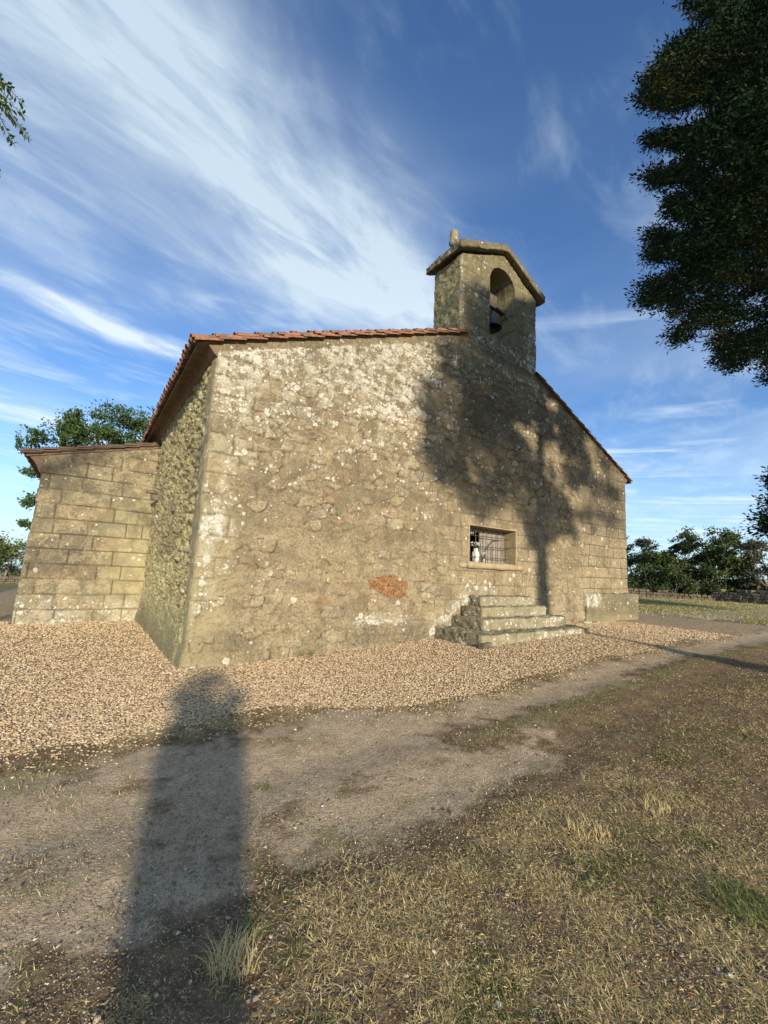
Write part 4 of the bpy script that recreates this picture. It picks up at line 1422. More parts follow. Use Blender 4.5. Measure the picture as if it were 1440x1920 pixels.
# ------------------------------------------------------------------ flowers on the window ledge
def flowers(name, cx, cy, z0, lab, vase_mat, prof, petal, n, spread, hgt, seed):
    root = empty(name, (cx, cy, z0))
    tag(root, lab, 'vase of flowers')
    m = MB(); m.lathe(prof, (cx, cy, z0), 18)
    m.build('vase', vase_mat, root, smooth=True)
    rs = random.Random(seed)
    st = MB(); pt = MB()
    top = prof[-1][1]
    for k in range(n):
        a = rs.uniform(0, 6.28); r = spread * rs.random() ** .5; z = z0 + top + hgt * rs.uniform(.35, 1)
        e = (cx + r * math.cos(a), cy + r * math.sin(a) * .6, z)
        st.tube([(cx, cy, z0 + top * .6), (cx + (e[0] - cx) * .4, cy + (e[1] - cy) * .4, z0 + top + .02), e], .003, 4)
        for j in range(7):
            b = j * .9 + a
            rr = .034
            c2 = Vector(e)
            d = Vector((math.cos(b), math.sin(b), rs.uniform(-.2, .6))) * rr
            s = Vector((-math.sin(b), math.cos(b), 0)) * .012
            pt.add([c2, c2 + d * .6 + s, c2 + d * 1.2, c2 + d * .6 - s], [(0, 1, 2, 3)])
            pt.add([c2, c2 + Vector((0, 0, .018)) + s, c2 + d * .7 + Vector((0, 0, .02)), c2 - s + d * .3], [(0, 1, 2, 3)])
    st.build('flower_stems', STEMG, root)
    pt.build('flower_heads', petal, root)


flowers('flower_vase', 6.60, .34, WZ0 + .005, 'white vase with white flowers in the middle of the barred window', CERAM, [(.0, 0), (.06, 0), (.085, .07), (.10, .18), (.09, .27), (.06, .33), (.075, .37)], PETAL, 34, .17, .15, 3)
flowers('flower_vase', 6.12, .36, WZ0 + .14, 'tall narrow cream vase with yellowish flowers at the left edge of the barred window', CERAM, [(.0, 0), (.045, 0), (.05, .15), (.045, .26), (.055, .30)], CREAM, 16, .07, .19, 5)
flowers('flower_vase', 6.92, .33, WZ0 + .005, 'small vase with white flowers beside the grey shutter board', GLASSY, [(.0, 0), (.05, 0), (.06, .06), (.045, .13), (.055, .16)], PETAL, 12, .09, .10, 8)
pb = MB(); pb.box((6.04, .30, WZ0 + .003), (6.24, .43, WZ0 + .14))
bx_o = pb.build('wooden_box', WOODB, None, bevel=.004)
tag(bx_o, 'small dark wooden box carrying the cream vase inside the window', 'box')


# ------------------------------------------------------------------ foliage
def leaf_quads(C, size, dirs=None, aspect=.5, rng=RNG, flat=0.0):
    """one small leaf (quad) at each centre"""
    n = len(C)
    size = np.broadcast_to(size, (n,))[:, None]
    if dirs is None:
        dirs = rng.normal(size=(n, 3))
    d = dirs / np.linalg.norm(dirs, axis=1)[:, None]
    up = rng.normal(size=(n, 3)); up[:, 2] += flat
    s = np.cross(d, up); s /= np.maximum(np.linalg.norm(s, axis=1), 1e-6)[:, None]
    a = C - d * size * .5; b = C + s * size * aspect * .5; c = C + d * size * .5; e = C - s * size * aspect * .5
    V = np.stack([a, b, c, e], 1).reshape(-1, 3)
    F = np.arange(4 * n).reshape(n, 4)
    return V, F


def tubes_np(paths, name, mat, parent, n=6):
    m = MB()
    for pts, rad in paths:
        m.tube(pts, rad, n, cap=False)
    return m.build(name, mat, parent, smooth=True)


def grow(rs, start, direction, length, radius, depth, out, tips, wiggle=.25, split=3, droop=0.0, shrink=.62):
    pts = [Vector(start)]; d = Vector(direction).normalized(); n = 5
    for k in range(n):
        d = (d + Vector((rs.gauss(0, wiggle), rs.gauss(0, wiggle), rs.gauss(0, wiggle) - droop)) * .5).normalized()
        pts.append(pts[-1] + d * length / n)
    rad = [radius * (1 - .55 * k / n) for k in range(n + 1)]
    out.append((pts, rad))
    if depth == 0:
        for k in (2, 3, 4, 5):
            tips.append((pts[k], d))
        return
    for j in range(split):
        k = rs.choice((2, 3, 4, 5)) if j else 5
        nd = (d + Vector((rs.gauss(0, .75), rs.gauss(0, .75), rs.gauss(0.05, .5)))).normalized()
        grow(rs, pts[k], nd, length * rs.uniform(shrink * .8, shrink * 1.2), rad[k] * .75, depth - 1, out, tips, wiggle, split, droop, shrink)


def broad_tree(name, lab, cat, base, height, spread, mat, bark, seed, leaves=60, leaf=.10, clump=.4, depth=3, group=None, trunk_r=.15, first=.3, lean=(0, 0), keep=None, split=3, aspect=.5, nstem=1, tone_shift=0.0, crown_name='crown', lumps=()):
    rs = random.Random(seed); rng = np.random.default_rng(seed)
    root = empty(name, base)
    tag(root, lab, cat, group)
    paths = []; tips = []
    b = Vector(base)
    for sidx in range(nstem):
        a = rs.uniform(0, 6.28)
        d = Vector((lean[0] + (0.35 * math.cos(a) if nstem > 1 else 0), lean[1] + (.35 * math.sin(a) if nstem > 1 else 0), 1)).normalized()
        pts = [b + Vector((0, 0, -.15))]
        for k in range(1, 6):
            pts.append(b + d * height * .75 * k / 5 + Vector((rs.gauss(0, .04), rs.gauss(0, .04), 0)) * height * .3)
        rad = [trunk_r * (1 - .14 * k) for k in range(6)]
        paths.append((pts, rad))
        nl = 9 if nstem == 1 else 5
        for j in range(nl):
            f = first + (1 - first) * j / (nl - 1)
            kf = f * 5; k = min(4, int(kf))
            p = pts[k].lerp(pts[k + 1], kf - k)
            a = j * 2.4 + rs.uniform(-.4, .4)
            dd = Vector((math.cos(a), math.sin(a), .35 + .6 * f))
            grow(rs, p, dd, spread * (1.05 - .45 * f) * rs.uniform(.75, 1.1) * .62, trunk_r * .42, depth - 1, paths, tips, .25, split)
    if keep is not None:
        paths = [(p, r) for j, (p, r) in enumerate(paths) if j == 0 or keep(np.array([q[:] for q in p])).all()]
    tubes_np([(p, r) for p, r in paths], 'trunk', bark, root, 6)
    T = np.array([t[0][:] for t in tips])
    for (lx, ly, lz, ra, rb_, nn) in lumps:
        u_ = rng.normal(size=(nn, 3)); u_ /= np.linalg.norm(u_, axis=1)[:, None]
        u_ *= rng.uniform(.45, 1.0, (nn, 1))
        T = np.concatenate([T, np.array([lx, ly, lz]) + u_ * np.array([ra, ra, rb_])])
    C = np.repeat(T, leaves, axis=0)
    C = C + rng.normal(size=C.shape) * clump * np.array([1, 1, .6]) * rng.uniform(.3, 1, (len(C), 1))
    # sprays with gaps of sky between them
    gs = 1.9 if height > 6 else 1.5
    gapn = fbm(C[:, 0] * gs + C[:, 2] * .9, C[:, 2] * gs * 1.5 + C[:, 1] * gs * .8, 3, seed + 900, .6)
    C = C[gapn > .49]
    if keep is not None:
        C = C[keep(C)]
    V, F = leaf_quads(C, leaf * rng.uniform(.6, 1.3, len(C)), None, aspect, rng, .5)
    tone = np.repeat(np.clip(np.repeat(rng.uniform(0, 1, len(C) // 20 + 1), 20)[:len(C)] * .5 + rng.uniform(0, .5, len(C)) + tone_shift, 0, 1), 4)
    mesh_np(crown_name, V, F, mat, root, dict(tone=tone), smooth=False)
    return root


# tree behind the annex
def keep_annex(C):
    x, y, d = project(C)
    low = (y > 850) & (x < 75)
    bn = 2.6 * (fbm(C[:, 0] * 4.2, C[:, 2] * 4.2, 3, 821, .65) - .42)
    bits = (np.hypot((x - 64) / 28, (y - 886 + .35 * (60 - x)) / 13) + bn < 1) | (np.hypot((x - 60) / 30, (y - 938 - .2 * (60 - x)) / 15) + bn < 1) | (np.hypot((x - 62) / 27, (y - 986 + .3 * (60 - x)) / 12) + bn < 1)
    return (C[:, 2] > 1.5) & (~low | bits) & (x > 30)


broad_tree('locust_tree', 'green small-leaved tree rising behind the annex roof', 'tree', (-.9, 17.6, -.3), 7.8, 5.0, LOCUST, BARKG, 5, leaves=50, leaf=.15, clump=.28, depth=3, trunk_r=.20, first=.30, split=4, keep=keep_annex,
           lumps=[(-3.3, 17, 6.9, 1.2, .75, 55), (-2.2, 17, 7.6, 1.2, .8, 70), (-4.2, 17.2, 6.5, .8, .4, 26), (-.7, 17, 8.2, 1.3, .9, 85), (.6, 17.3, 8.3, 1.4, 1.0, 70), (-1.5, 17.5, 6.9, 2.2, .7, 80), (-3.6, 16.9, 5.4, .9, .5, 30), (-3.7, 16.9, 3.9, .9, .5, 30), (-3.7, 16.9, 2.8, .9, .4, 26)])

# scrub and small trees beyond the dry stone wall, right side
TR = 'trees behind the dry stone wall on the right'


def polar(ax, ay, d):
    return (CAM[0] + ax * d, CAM[1] + ay * d)


rows = [((.915, .404), 47, 4.7, 3.0, SCRUBG, 'greyish broad bush next to the chapel corner, behind the low dark wall', 21, .05),
        ((.932, .362), 45, 3.6, 2.4, SCRUB, 'low dark bush between the greyish bush and the tall pointed tree', 22, 0),
        ((.9455, .3255), 45, 5.6, 2.5, SCRUB, 'tall pointed green tree, highest of the row behind the wall', 23, .05),
        ((.955, .2965), 48, 4.6, 2.0, SCRUBG, 'thin darker tree in the gap between the two tallest trees', 24, -.1),
        ((.9625, .2715), 45, 5.5, 2.6, SCRUB, 'broad bright green tree right of the middle of the row', 25, .1),
        ((.969, .247), 46, 5.2, 2.2, SCRUB, 'dark rounded tree at the right end of the dense row', 26, -.05),
        ((.9735, .2287), 44, 4.0, 1.0, SCRUBG, 'sparse spindly tree standing alone in the gap on the right', 27, .1),
        ((.9785, .206), 44, 5.0, 2.3, SCRUBG, 'loose airy tree cut by the right edge of the photo', 28, .1)]
for k, ((ax, ay), d, h, sp, mt, lab, sd_, ts) in enumerate(rows):
    x, y = polar(ax, ay, d)
    sparse = k in (6,)
    broad_tree('scrub_tree', lab, 'tree', (x, y, float(gz(np.array([x]), np.array([y]))[0])), h * 1.12, sp * .85, mt, BARKG, sd_,
               leaves=(9 if sparse else 30 if k < 7 else 16), leaf=.20, clump=.34 if not sparse else .2, depth=3, group=TR, trunk_r=.10, first=.06, split=4, nstem=1 if k in (2, 5, 6) else 2, tone_shift=ts,
               lumps=[] if k >= 6 else [(x + sp * .30 * math.cos(q_ * 2.4 + k), y + sp * .30 * math.sin(q_ * 2.4 + k), .4 + h * (.10 + .93 * q_ / 7), sp * (.42 - .045 * q_), h * .10, 26 - 2 * q_) for q_ in range(8)])
# undergrowth at the wall
for k, (ax, ay, d) in enumerate(((.905, .425, 46), (.926, .377, 44), (.938, .346, 43.5), (.95, .312, 45))):
    x, y = polar(ax, ay, d)
    broad_tree('scrub_bush', ('dark low bush at the foot of the row beside the chapel corner', 'low bush left of the pointed tree', 'spreading bush under the pointed tree', 'low bush overhanging the wall right of the pointed tree')[k], 'bush',
               (x, y, .35), 2.2, 2.4, SCRUB, BARKG, 40 + k, leaves=30, leaf=.2, clump=.4, depth=2, group='bushes at the foot of the right row', trunk_r=.06, first=.0, split=4, nstem=3, tone_shift=-.1)

# left distance: bushes behind a low wall and a bare tree
for k, (x, y, h, sp) in enumerate(((-11.0, 49, 4.2, 4.5), (-7.6, 47, 4.4, 4.2), (-4.2, 49, 4.6, 4.2), (-15, 52, 4.4, 4.5), (-9.5, 56, 5.0, 4.8))):
    broad_tree('scrub_bush', ('leafy bush behind the far wall at the left edge of the photo', 'leafy bush behind the far wall, left of the bare tree', 'leafy bush behind the far wall next to the annex corner', 'leafy bush at the far left end of the bush row', 'taller bush standing back behind the bare tree')[k], 'bush',
               (x, y, -1.1), h * .75, sp, SCRUB, BARKG, 60 + k, leaves=26, leaf=.26, clump=.5, depth=2, group='bushes behind the far wall on the left', trunk_r=.08, first=0, split=4, nstem=4, tone_shift=.2)
rs = random.Random(77)
dead = empty('bare_tree', (-5.1, 42, -1.0))
tag(dead, 'small leafless pale tree standing among the bushes far left', 'tree')
pths = []; tps = []
grow(rs, (-5.1, 42, -1.1), (.05, 0, 1), 3.2, .07, 2, pths, tps, .12, 4, -.05, .55)
tubes_np(pths, 'trunk', simple('dead_wood', (.42, .38, .33), (.33, .3, .26), 9, .01), dead, 5)


# ------------------------------------------------------------------ dry stone walls
def dry_wall(lab, p0, p1, h, thick, seed, size=.34):
    rs = random.Random(seed)
    p0 = Vector(p0); p1 = Vector(p1)
    d = (p1 - p0); Lw = d.length; d.normalize(); nrm_ = Vector((-d.y, d.x, 0))
    m = MB()
    z = 0; row = 0
    ico = [Vector(v) for v in ((1, 0, .1), (-1, 0, -.1), (0, 1, 0), (0, -1, .1), (0, 0, 1), (.1, 0, -1), (.72, .72, .55), (-.72, .72, .55), (.72, -.72, .55), (-.72, -.72, .55), (.72, .72, -.6), (-.72, .72, -.6), (.72, -.72, -.6), (-.72, -.72, -.6))]
    import itertools as it_
    while z < h:
        hh = rs.uniform(.13, .24) * size / .34
        u = rs.uniform(-.3, 0)
        while u < Lw:
            lw = rs.uniform(.22, .55) * size / .34
            hv = h * (.78 + .3 * math.sin(u * .37 + seed) * .5 + rs.uniform(-.08, .08))
            if z < hv:
                base = p0 + d * (u + lw / 2)
                gzv = float(gz(np.array([base.x]), np.array([base.y]))[0])
                c = Vector((base.x, base.y, gzv + z + hh / 2)) + nrm_ * rs.uniform(-.05, .05)
                vs = []
                for sx in (-1, 1):
                    for sy in (-1, 1):
                        for sz in (-1, 1):
                            k = rs.uniform(.82, 1.05)
                            vs.append(c + d * (sx * lw * .49 * k) + nrm_ * (sy * thick * .5 * rs.uniform(.85, 1.1)) + Vector((0, 0, sz * hh * .49 * k)))
                m.add(vs, [(0, 1, 3, 2), (4, 6, 7, 5), (0, 4, 5, 1), (2, 3, 7, 6), (0, 2, 6, 4), (1, 5, 7, 3)])
            u += lw
        z += hh
        row += 1
    o = m.build('dry_stone_wall', FIELDSTONE, None, bevel=.03)
    tag(o, lab, 'dry stone wall')
    return o


xa, ya = polar(.921, .389, 42.5); xb, yb = polar(.958, .287, 41); xc, yc = polar(.985, .17, 39)
dry_wall('long low dry stone wall of piled field stones in front of the right trees', (xb, yb, 0), (xc, yc, 0), 1.05, .5, 5)
dry_wall('low dark tumbled stretch of dry stone wall beside the chapel corner', (xa - 6, ya + 8, 0), (xb, yb, 0), .55, .5, 6)
dry_wall('low far field wall of grey stones at the left edge', (-16, 36.8, 0), (3, 39.5, 0), .65, .5, 8)

# ------------------------------------------------------------------ large conifers
SILH = [(1290, -400), (1290, 0), (1308, 22), (1352, 36), (1346, 52), (1285, 68), (1252, 90), (1236, 125), (1211, 150), (1201, 185), (1222, 206), (1262, 208), (1300, 192), (1345, 196), (1352, 214), (1300, 238), (1262, 244),
        (1213, 256), (1218, 274), (1255, 270), (1300, 292), (1262, 316), (1203, 325), (1228, 348), (1262, 340), (1312, 346), (1318, 358), (1262, 366), (1247, 372), (1256, 408), (1300, 414), (1322, 424), (1270, 438), (1216, 433), (1224, 454), (1209, 488), (1262, 484),
        (1306, 492), (1252, 514), (1208, 528), (1196, 558), (1207, 578), (1246, 574), (1262, 590), (1250, 600), (1290, 606), (1252, 626), (1260, 643), (1284, 644), (1308, 614), (1352, 612), (1340, 636), (1344, 655), (1348, 688),
        (1372, 694), (1396, 680), (1420, 664), (1436, 690), (1440, 716), (1520, 722), (2600, 760), (2600, -400)]
HOLES = [(1318, 305, 13, 9), (1352, 322, 16, 8), (1300, 372, 12, 7), (1262, 452, 8, 5), (1365, 265, 12, 8), (1412, 400, 10, 6), (1398, 470, 12, 7), (1372, 540, 10, 6), (1418, 560, 9, 6), (1340, 470, 8, 5), (1392, 612, 12, 6), (1300, 560, 9, 5), (1325, 440, 7, 5), (1385, 15, 12, 6), (1430, 500, 8, 6)]
SHADE = [(2.2, 20), (4.3, 6.6), (4.1, 5.6), (4.3, 5.1), (4.55, 4.7), (4.2, 4.1), (4.7, 3.9), (4.9, 3.3), (5.4, 2.7), (5.9, 3.2), (6.4, 2.75), (6.9, 3.2), (7.3, 2.5), (7.9, 3.05), (8.4, 2.3),
         (9.4, 2.2), (9.8, 3.1), (10.5, 2.2), (10.9, 3.3), (11.6, 3.0), (12.3, 3.4), (13.0, 3.2), (13.9, 3.7), (15.0, 3.5), (15, 8), (10.8, 11.0), (8.9, 9.9), (7.2, 9.15), (6.2, 9.2), (5.5, 8.9), (4.9, 8.3), (4.45, 7.4), (4.2, 7.2), (4.0, 20)]


def conifer(name, lab, base, trunk_r, height, zlow, rmax, n_clump, seed, keepfn, blades=9, apex_r=.6, crad=.085, blade=.062, limb_n=60, dense=3, shell=0):
    rng = np.random.default_rng(seed); rs = random.Random(seed)
    root = empty(name, base)
    tag(root, lab, 'conifer tree')
    bx_, by_, bz_ = base
    pts = [(bx_ + .05 * math.sin(k), by_ + .05 * math.cos(k * 1.7), bz_ - .2 + (height * .97 + .2) * k / 12) for k in range(13)]

    def R(z):
        f = (z - zlow) / (height - zlow)
        return rmax * np.clip(np.minimum(sst(f, -.06, .10) * 1.0, (1 - f) ** .36 * 1.02), 0, 1) + apex_r * 0

    # limbs
    paths = []; limbs = []
    for k in range(limb_n):
        f = (k + rs.random()) / limb_n
        z = bz_ + zlow + (height - zlow) * f * .98
        a = k * 2.399 + rs.uniform(-.3, .3)
        L = float(R(z - bz_)) * rs.uniform(.75, .98)
        p = [Vector((bx_, by_, z - .25))]
        for j in range(1, 7):
            g = j / 6
            p.append(Vector((bx_ + math.cos(a) * L * g, by_ + math.sin(a) * L * g, z - .25 + L * (.16 * g - .05 * g * g) + rs.uniform(-.05, .05))))
        limbs.append(np.array([q[:] for q in p])); paths.append((p, [.075 * (1 - .14 * j) * (1.2 - f) for j in range(7)]))
    keep_paths = []
    for (p, r) in paths:
        A_ = np.array([q[:] for q in p])
        kk = keepfn(A_)
        m = 0
        while m < len(p) and (kk[m] or m < 1):
            m += 1
        if m >= 2:
            keep_paths.append((p[:m], r[:m]))
    tubes_np([(pts, [trunk_r * (1 - .07 * k) for k in range(13)])] + keep_paths, 'trunk', BARK, root, 10)
    # foliage clumps: near the limbs, denser to the outside
    Lb = np.array(limbs)
    li = rng.integers(0, len(Lb), n_clump)
    g = np.sqrt(rng.uniform(.10, 1.0, n_clump)) * 5.999
    k0 = np.floor(g).astype(int)
    P = Lb[li, k0] + (Lb[li, np.minimum(k0 + 1, 6)] - Lb[li, k0]) * (g - k0)[:, None]
    wdt = .20 + .55 * (1 - g / 6)
    P = P + rng.normal(size=P.shape) * wdt[:, None] * np.array([1, 1, .55])
    # open some gaps
    nse = fbm(P[:, 0] * 1.6 + P[:, 2] * 1.1, P[:, 1] * 1.6 - P[:, 2] * 1.3, 3, seed)
    P = P[(nse > .36)]
    P = P[keepfn(P)]
    # fine sprays where the crown is seen or throws its shadow on the facade
    px_, py_, dd_ = project(P)
    sx_, sz_ = shade_at(P)
    imp = ((dd_ > .1) & (px_ > -60) & (px_ < 1500) & (py_ > -80)) | ((sx_ > 2) & (sx_ < 15) & (sz_ > 0) & (sz_ < 12))
    if shell:
        n_ = shell
        S_ = np.stack([rng.uniform(1.2, 9.0, n_), rng.uniform(-10, -3.0, n_), rng.uniform(4.4, 15.5, n_)], 1)
        ax_ = np.hypot(S_[:, 0] - bx_, S_[:, 1] - by_)
        a_, b_, c_2 = project(S_)
        S_ = S_[(ax_ > 2.4) & (ax_ < 4.95) & (a_ > 1150) & (a_ < 1460) & (b_ > -40) & (b_ < 740) & (c_2 > 0)]
        ns1 = fbm(S_[:, 0] * 1.5 + S_[:, 2] * 1.7, S_[:, 1] * 1.5 - S_[:, 2] * 1.9, 3, 555)
        P = np.concatenate([P, S_[keepfn(S_) & (ns1 > .42)]])
        imp = np.concatenate([imp & (rng.uniform(size=len(imp)) < .75), np.ones(len(P) - len(imp), bool) & False])
    E_ = np.repeat(P[imp], dense, axis=0)
    E_ = E_ + rng.normal(size=E_.shape) * .14
    E_ = E_[keepfn(E_)]
    P = np.concatenate([P, E_])
    n = len(P)
    out = P - np.array([bx_, by_, 0]); out[:, 2] = 0
    out /= np.maximum(np.linalg.norm(out, axis=1), .1)[:, None]
    if shell:
        blades = 15
        crad = .052
        blade = .046
    out = P - np.array([bx_, by_, 0]); out[:, 2] = 0
    out /= np.maximum(np.linalg.norm(out, axis=1), .1)[:, None]
    C = np.repeat(P, blades, axis=0)
    off = rng.normal(size=C.shape) * crad
    # every clump is a little sprig: blades set along an axis that points outward
    ax = out * 1.0 + rng.normal(size=out.shape) * .55 + np.array([0, 0, .15])
    ax /= np.linalg.norm(ax, axis=1)[:, None]
    C = C + off * .55 + np.repeat(ax, blades, axis=0) * (rng.uniform(-.5, .5, (len(C), 1)) * crad * 6.5)
    dirs = off / crad * .55 + np.repeat(ax, blades, axis=0) * 1.1
    V, F = leaf_quads(C, blade * rng.uniform(.7, 1.5, len(C)), dirs, .36, rng)
    tone = np.clip(np.repeat(rng.uniform(0, .6, n), blades) + rng.uniform(0, .3, n * blades), 0, .86)
    # a few patches of yellowing sprays
    yl = fbm(C[:, 0] * .9, C[:, 2] * .9 + C[:, 1], 2, seed + 5) > .70
    tone = np.where(yl, np.clip(tone + .35, .8, 1), tone)
    mesh_np('foliage', V, F, CONIFER, root, dict(tone=np.repeat(tone, 4)), smooth=False)
    return root


def shade_at(P):
    """where a point's shadow falls on the facade plane"""
    t = (0 - P[:, 1]) / LDIR[1]
    return P[:, 0] + LDIR[0] * t, P[:, 2] + LDIR[2] * t


def keep_big(P):
    x, y, d = project(P)
    inframe = (d > .1) & (x > -50) & (x < 1520) & (y > -30) & (y < 1950)
    rag = 30 * (fbm(P[:, 0] * 3.5 + P[:, 2] * 2.9, P[:, 1] * 3.5 - P[:, 2] * 3.3, 3, 808, .7) - .5)
    rag2 = 26 * (fbm(P[:, 0] * 3.9 - P[:, 2] * 2.1, P[:, 1] * 3.1 + P[:, 2] * 3.6, 3, 809, .7) - .5)
    ok = ~inframe | inpoly(x + rag, y + rag2, SILH)
    for (hx, hy, ha, hb) in HOLES:
        ok &= ~(inframe & (np.hypot((x - hx) / (ha * 1.5), (y - hy) / (hb * 1.7)) < 1))
    sx, sz = shade_at(P)
    onfac = (sx > 0) & (sx < 13.8) & (sz > 0) & (sz < 11.5)
    dap = fbm(sx * .95, sz * 1.25, 3, 811, .6)
    ok &= ~onfac | (inpoly(sx, sz, SHADE) & (dap < .60 - .05 * sst(sz, 5.0, 3.5) + .10 * sst(sz, 5.6, 6.6) + .05 * sst(sx, 10.5, 11.5)))  # crown shaped so its shadow and dapples on the wall follow a set outline
    return ok


TX, TY = 6.80, -8.45
conifer('cypress_tree', 'large dark conifer filling the upper right corner beside the camera', (TX, TY, .2), .36, 15.5, 3.8, 5.1, 30000, 31, keep_big, limb_n=150, dense=2, shell=330000)


def keep_second(P):
    x, y, d = project(P)
    inframe = (d > .1) & (x < 1500) & (y > -100) & (y < 1950)
    poly = [(1440, 884), (1416, 888), (1424, 902), (1436, 912), (1414, 925), (1440, 938), (1418, 940), (1404, 944), (1393, 958), (1412, 964), (1424, 976), (1428, 992), (1440, 1000), (1500, 1010), (1500, 870)]
    ok = ~inframe | inpoly(x, y, poly)
    sx, sz = shade_at(P)
    return ok & ~((sx > 0) & (sx < 13.9) & (sz > 0) & (sz < 9))


conifer('cypress_tree', 'second dark conifer, only a branch tip showing at the right edge of the photo', (24.5, -5.2, .40), .3, 11.0, 2.4, 4.6, 9000, 32, keep_second, limb_n=90, dense=3, crad=.22, blade=.16)

# ------------------------------------------------------------------ tree at the left whose twig hangs into the view
rs = random.Random(91); rng = np.random.default_rng(91)
lt = empty('overhanging_tree', (-6.0, -3.4, 0))
tag(lt, 'small-leaved tree left of the camera, a leafy twig hanging into the top left edge', 'tree')
paths = []; tips = []
base = Vector((-6.0, -3.4, 0))
tr_ = [base + Vector((0, 0, -.2)), base + Vector((.1, 0, 1.5)), base + Vector((.25, .1, 3)), base + Vector((.5, .1, 4.4)), base + Vector((.8, .2, 5.6))]
paths.append((tr_, [.17, .15, .13, .11, .08]))
for j in range(9):
    a = j * 2.4
    grow(rs, tr_[2 + j % 3], (math.cos(a), math.sin(a), .6), 1.5, .05, 1, paths, tips, .25, 4)
twig = [Vector((-5.3, -3.3, 5.4)), Vector((-4.4, -3.2, 5.75)), Vector((-3.4, -3.1, 5.7)), Vector((-2.75, -3.05, 5.35)), Vector((-2.42, -3.04, 5.05)), Vector((-2.17, -3.03, 4.80))]
paths.append((twig, [.05, .035, .022, .012, .007, .003]))
sub = []
TW = [((-2.62, -3.05, 5.2), (-2.09, -3.06, 4.72)), ((-2.5, -3.05, 5.1), (-2.18, -2.98, 4.66)), ((-2.75, -3.05, 5.35), (-2.16, -3.0, 5.02)), ((-2.60, -3.0, 5.10), (-2.26, -3.1, 4.60)), ((-2.9, -3.0, 5.4), (-2.5, -3.05, 4.55)),
      ((-2.7, -3.1, 5.25), (-2.34, -3.1, 4.68)), ((-2.45, -3.0, 5.0), (-2.13, -3.1, 4.86)), ((-2.95, -3.05, 4.9), (-2.22, -3.04, 4.36)), ((-2.6, -3.0, 5.2), (-2.22, -3.05, 4.95)), ((-2.7, -3.0, 5.0), (-2.30, -3.02, 4.78)), ((-2.65, -3.02, 5.3), (-2.24, -3.0, 5.10))]
for (p0, p1) in TW:
    p0 = Vector(p0); p1 = Vector(p1)
    sub.append((p0, p1)); paths.append(([p0, (p0 + p1) / 2 + Vector((0, 0, .03)), p1], [.005, .004, .002]))
tubes_np(paths, 'trunk', BARKG, lt, 5)
C = []; Dr = []
for (p0, p1) in sub:
    dd = (p1 - p0).normalized(); sd_ = dd.cross(Vector((0, .3, 1))).normalized()
    L_ = (p1 - p0).length
    for k in range(int(L_ / .022)):
        p = p0 + (p1 - p0) * (k * .022 / L_)
        for s_ in (-1, 1):
            q_ = (dd * .55 + sd_ * s_ + Vector((rs.gauss(0, .2), rs.gauss(0, .2), rs.gauss(0, .2)))).normalized()
            C.append((p + q_ * .025)[:]); Dr.append(q_[:])
C = np.array(C); Dr = np.array(Dr)
V1, F1 = leaf_quads(C, .046 * rng.uniform(.8, 1.2, len(C)), Dr, .5, rng)
T = np.array([t[0][:] for t in tips])
C2 = np.repeat(T, 40, axis=0); C2 = C2 + rng.normal(size=C2.shape) * .28
x, y, d = project(C2)
C2 = C2[~((d > .1) & (x > -12) & (x < 1450) & (y > -40))]
V2, F2 = leaf_quads(C2, .07 * rng.uniform(.7, 1.3, len(C2)), None, .5, rng)
mesh_np('crown', np.concatenate([V1, V2]), np.concatenate([F1, F2 + len(V1)]), LOCUST, lt, dict(tone=rng.uniform(0, .8, len(V1) + len(V2))), smooth=False)


# ------------------------------------------------------------------ loose ground cover
def vis_mask(x, y, margin=60):
    P = np.stack([x, y, gz(x, y)], 1)
    px, py, d = project(P)
    return (d > .2) & (px > -margin) & (px < 1440 + margin) & (py < 1920 + margin * 2)


def inside_chapel(x, y):
    return ((x > -.03) & (x < 13.85) & (y > -.03)) | ((x > -2.7) & (x < 0.1) & (y > 6.27)) | ((x > 4.85) & (x < 8.75) & (y > -1.42)) | ((x > 10.95) & (x < 14.3) & (y > -.13))


PEB = np.array([(1, 0, 0), (-1, 0, 0), (0, 1, 0), (0, -1, 0), (0, 0, 1), (0, 0, -1), (.62, .62, .5), (-.62, .62, .5), (.62, -.62, .5), (-.62, -.62, .5)], float)
PEBF = np.array([(4, 6, 7), (4, 9, 8), (4, 8, 6), (4, 7, 9), (6, 0, 2), (7, 2, 1), (9, 1, 3), (8, 3, 0), (6, 2, 7), (7, 1, 9), (9, 3, 8), (8, 0, 6)])


def pebble_mesh(name, x, y, size, mat, tone, rng, flat=.6):
    n = len(x)
    z = gz(x, y)
    sc = size[:, None] * rng.uniform(.65, 1.25, (n, 3)) * np.array([1, 1, flat])
    V = PEB[None] * (1 + rng.uniform(-.18, .18, (n, len(PEB), 1))) * sc[:, None, :]
    # random tilt then spin
    a = rng.uniform(0, 6.28, n); b = rng.uniform(-.5, .5, n)
    ca_, sa_, cb, sb = np.cos(a), np.sin(a), np.cos(b), np.sin(b)
    x1, y1, z1 = V[..., 0], V[..., 1] * cb[:, None] - V[..., 2] * sb[:, None], V[..., 1] * sb[:, None] + V[..., 2] * cb[:, None]
    X_ = x1 * ca_[:, None] - y1 * sa_[:, None] + x[:, None]
    Y_ = x1 * sa_[:, None] + y1 * ca_[:, None] + y[:, None]
    Z_ = z1 + (z + size * .25)[:, None]
    V = np.stack([X_, Y_, Z_], -1).reshape(-1, 3)
    F = (PEBF[None] + (np.arange(n) * len(PEB))[:, None, None]).reshape(-1, 3)
    return mesh_np(name, V, F, mat, None, dict(tone=np.repeat(tone, len(PEB))), smooth=False)


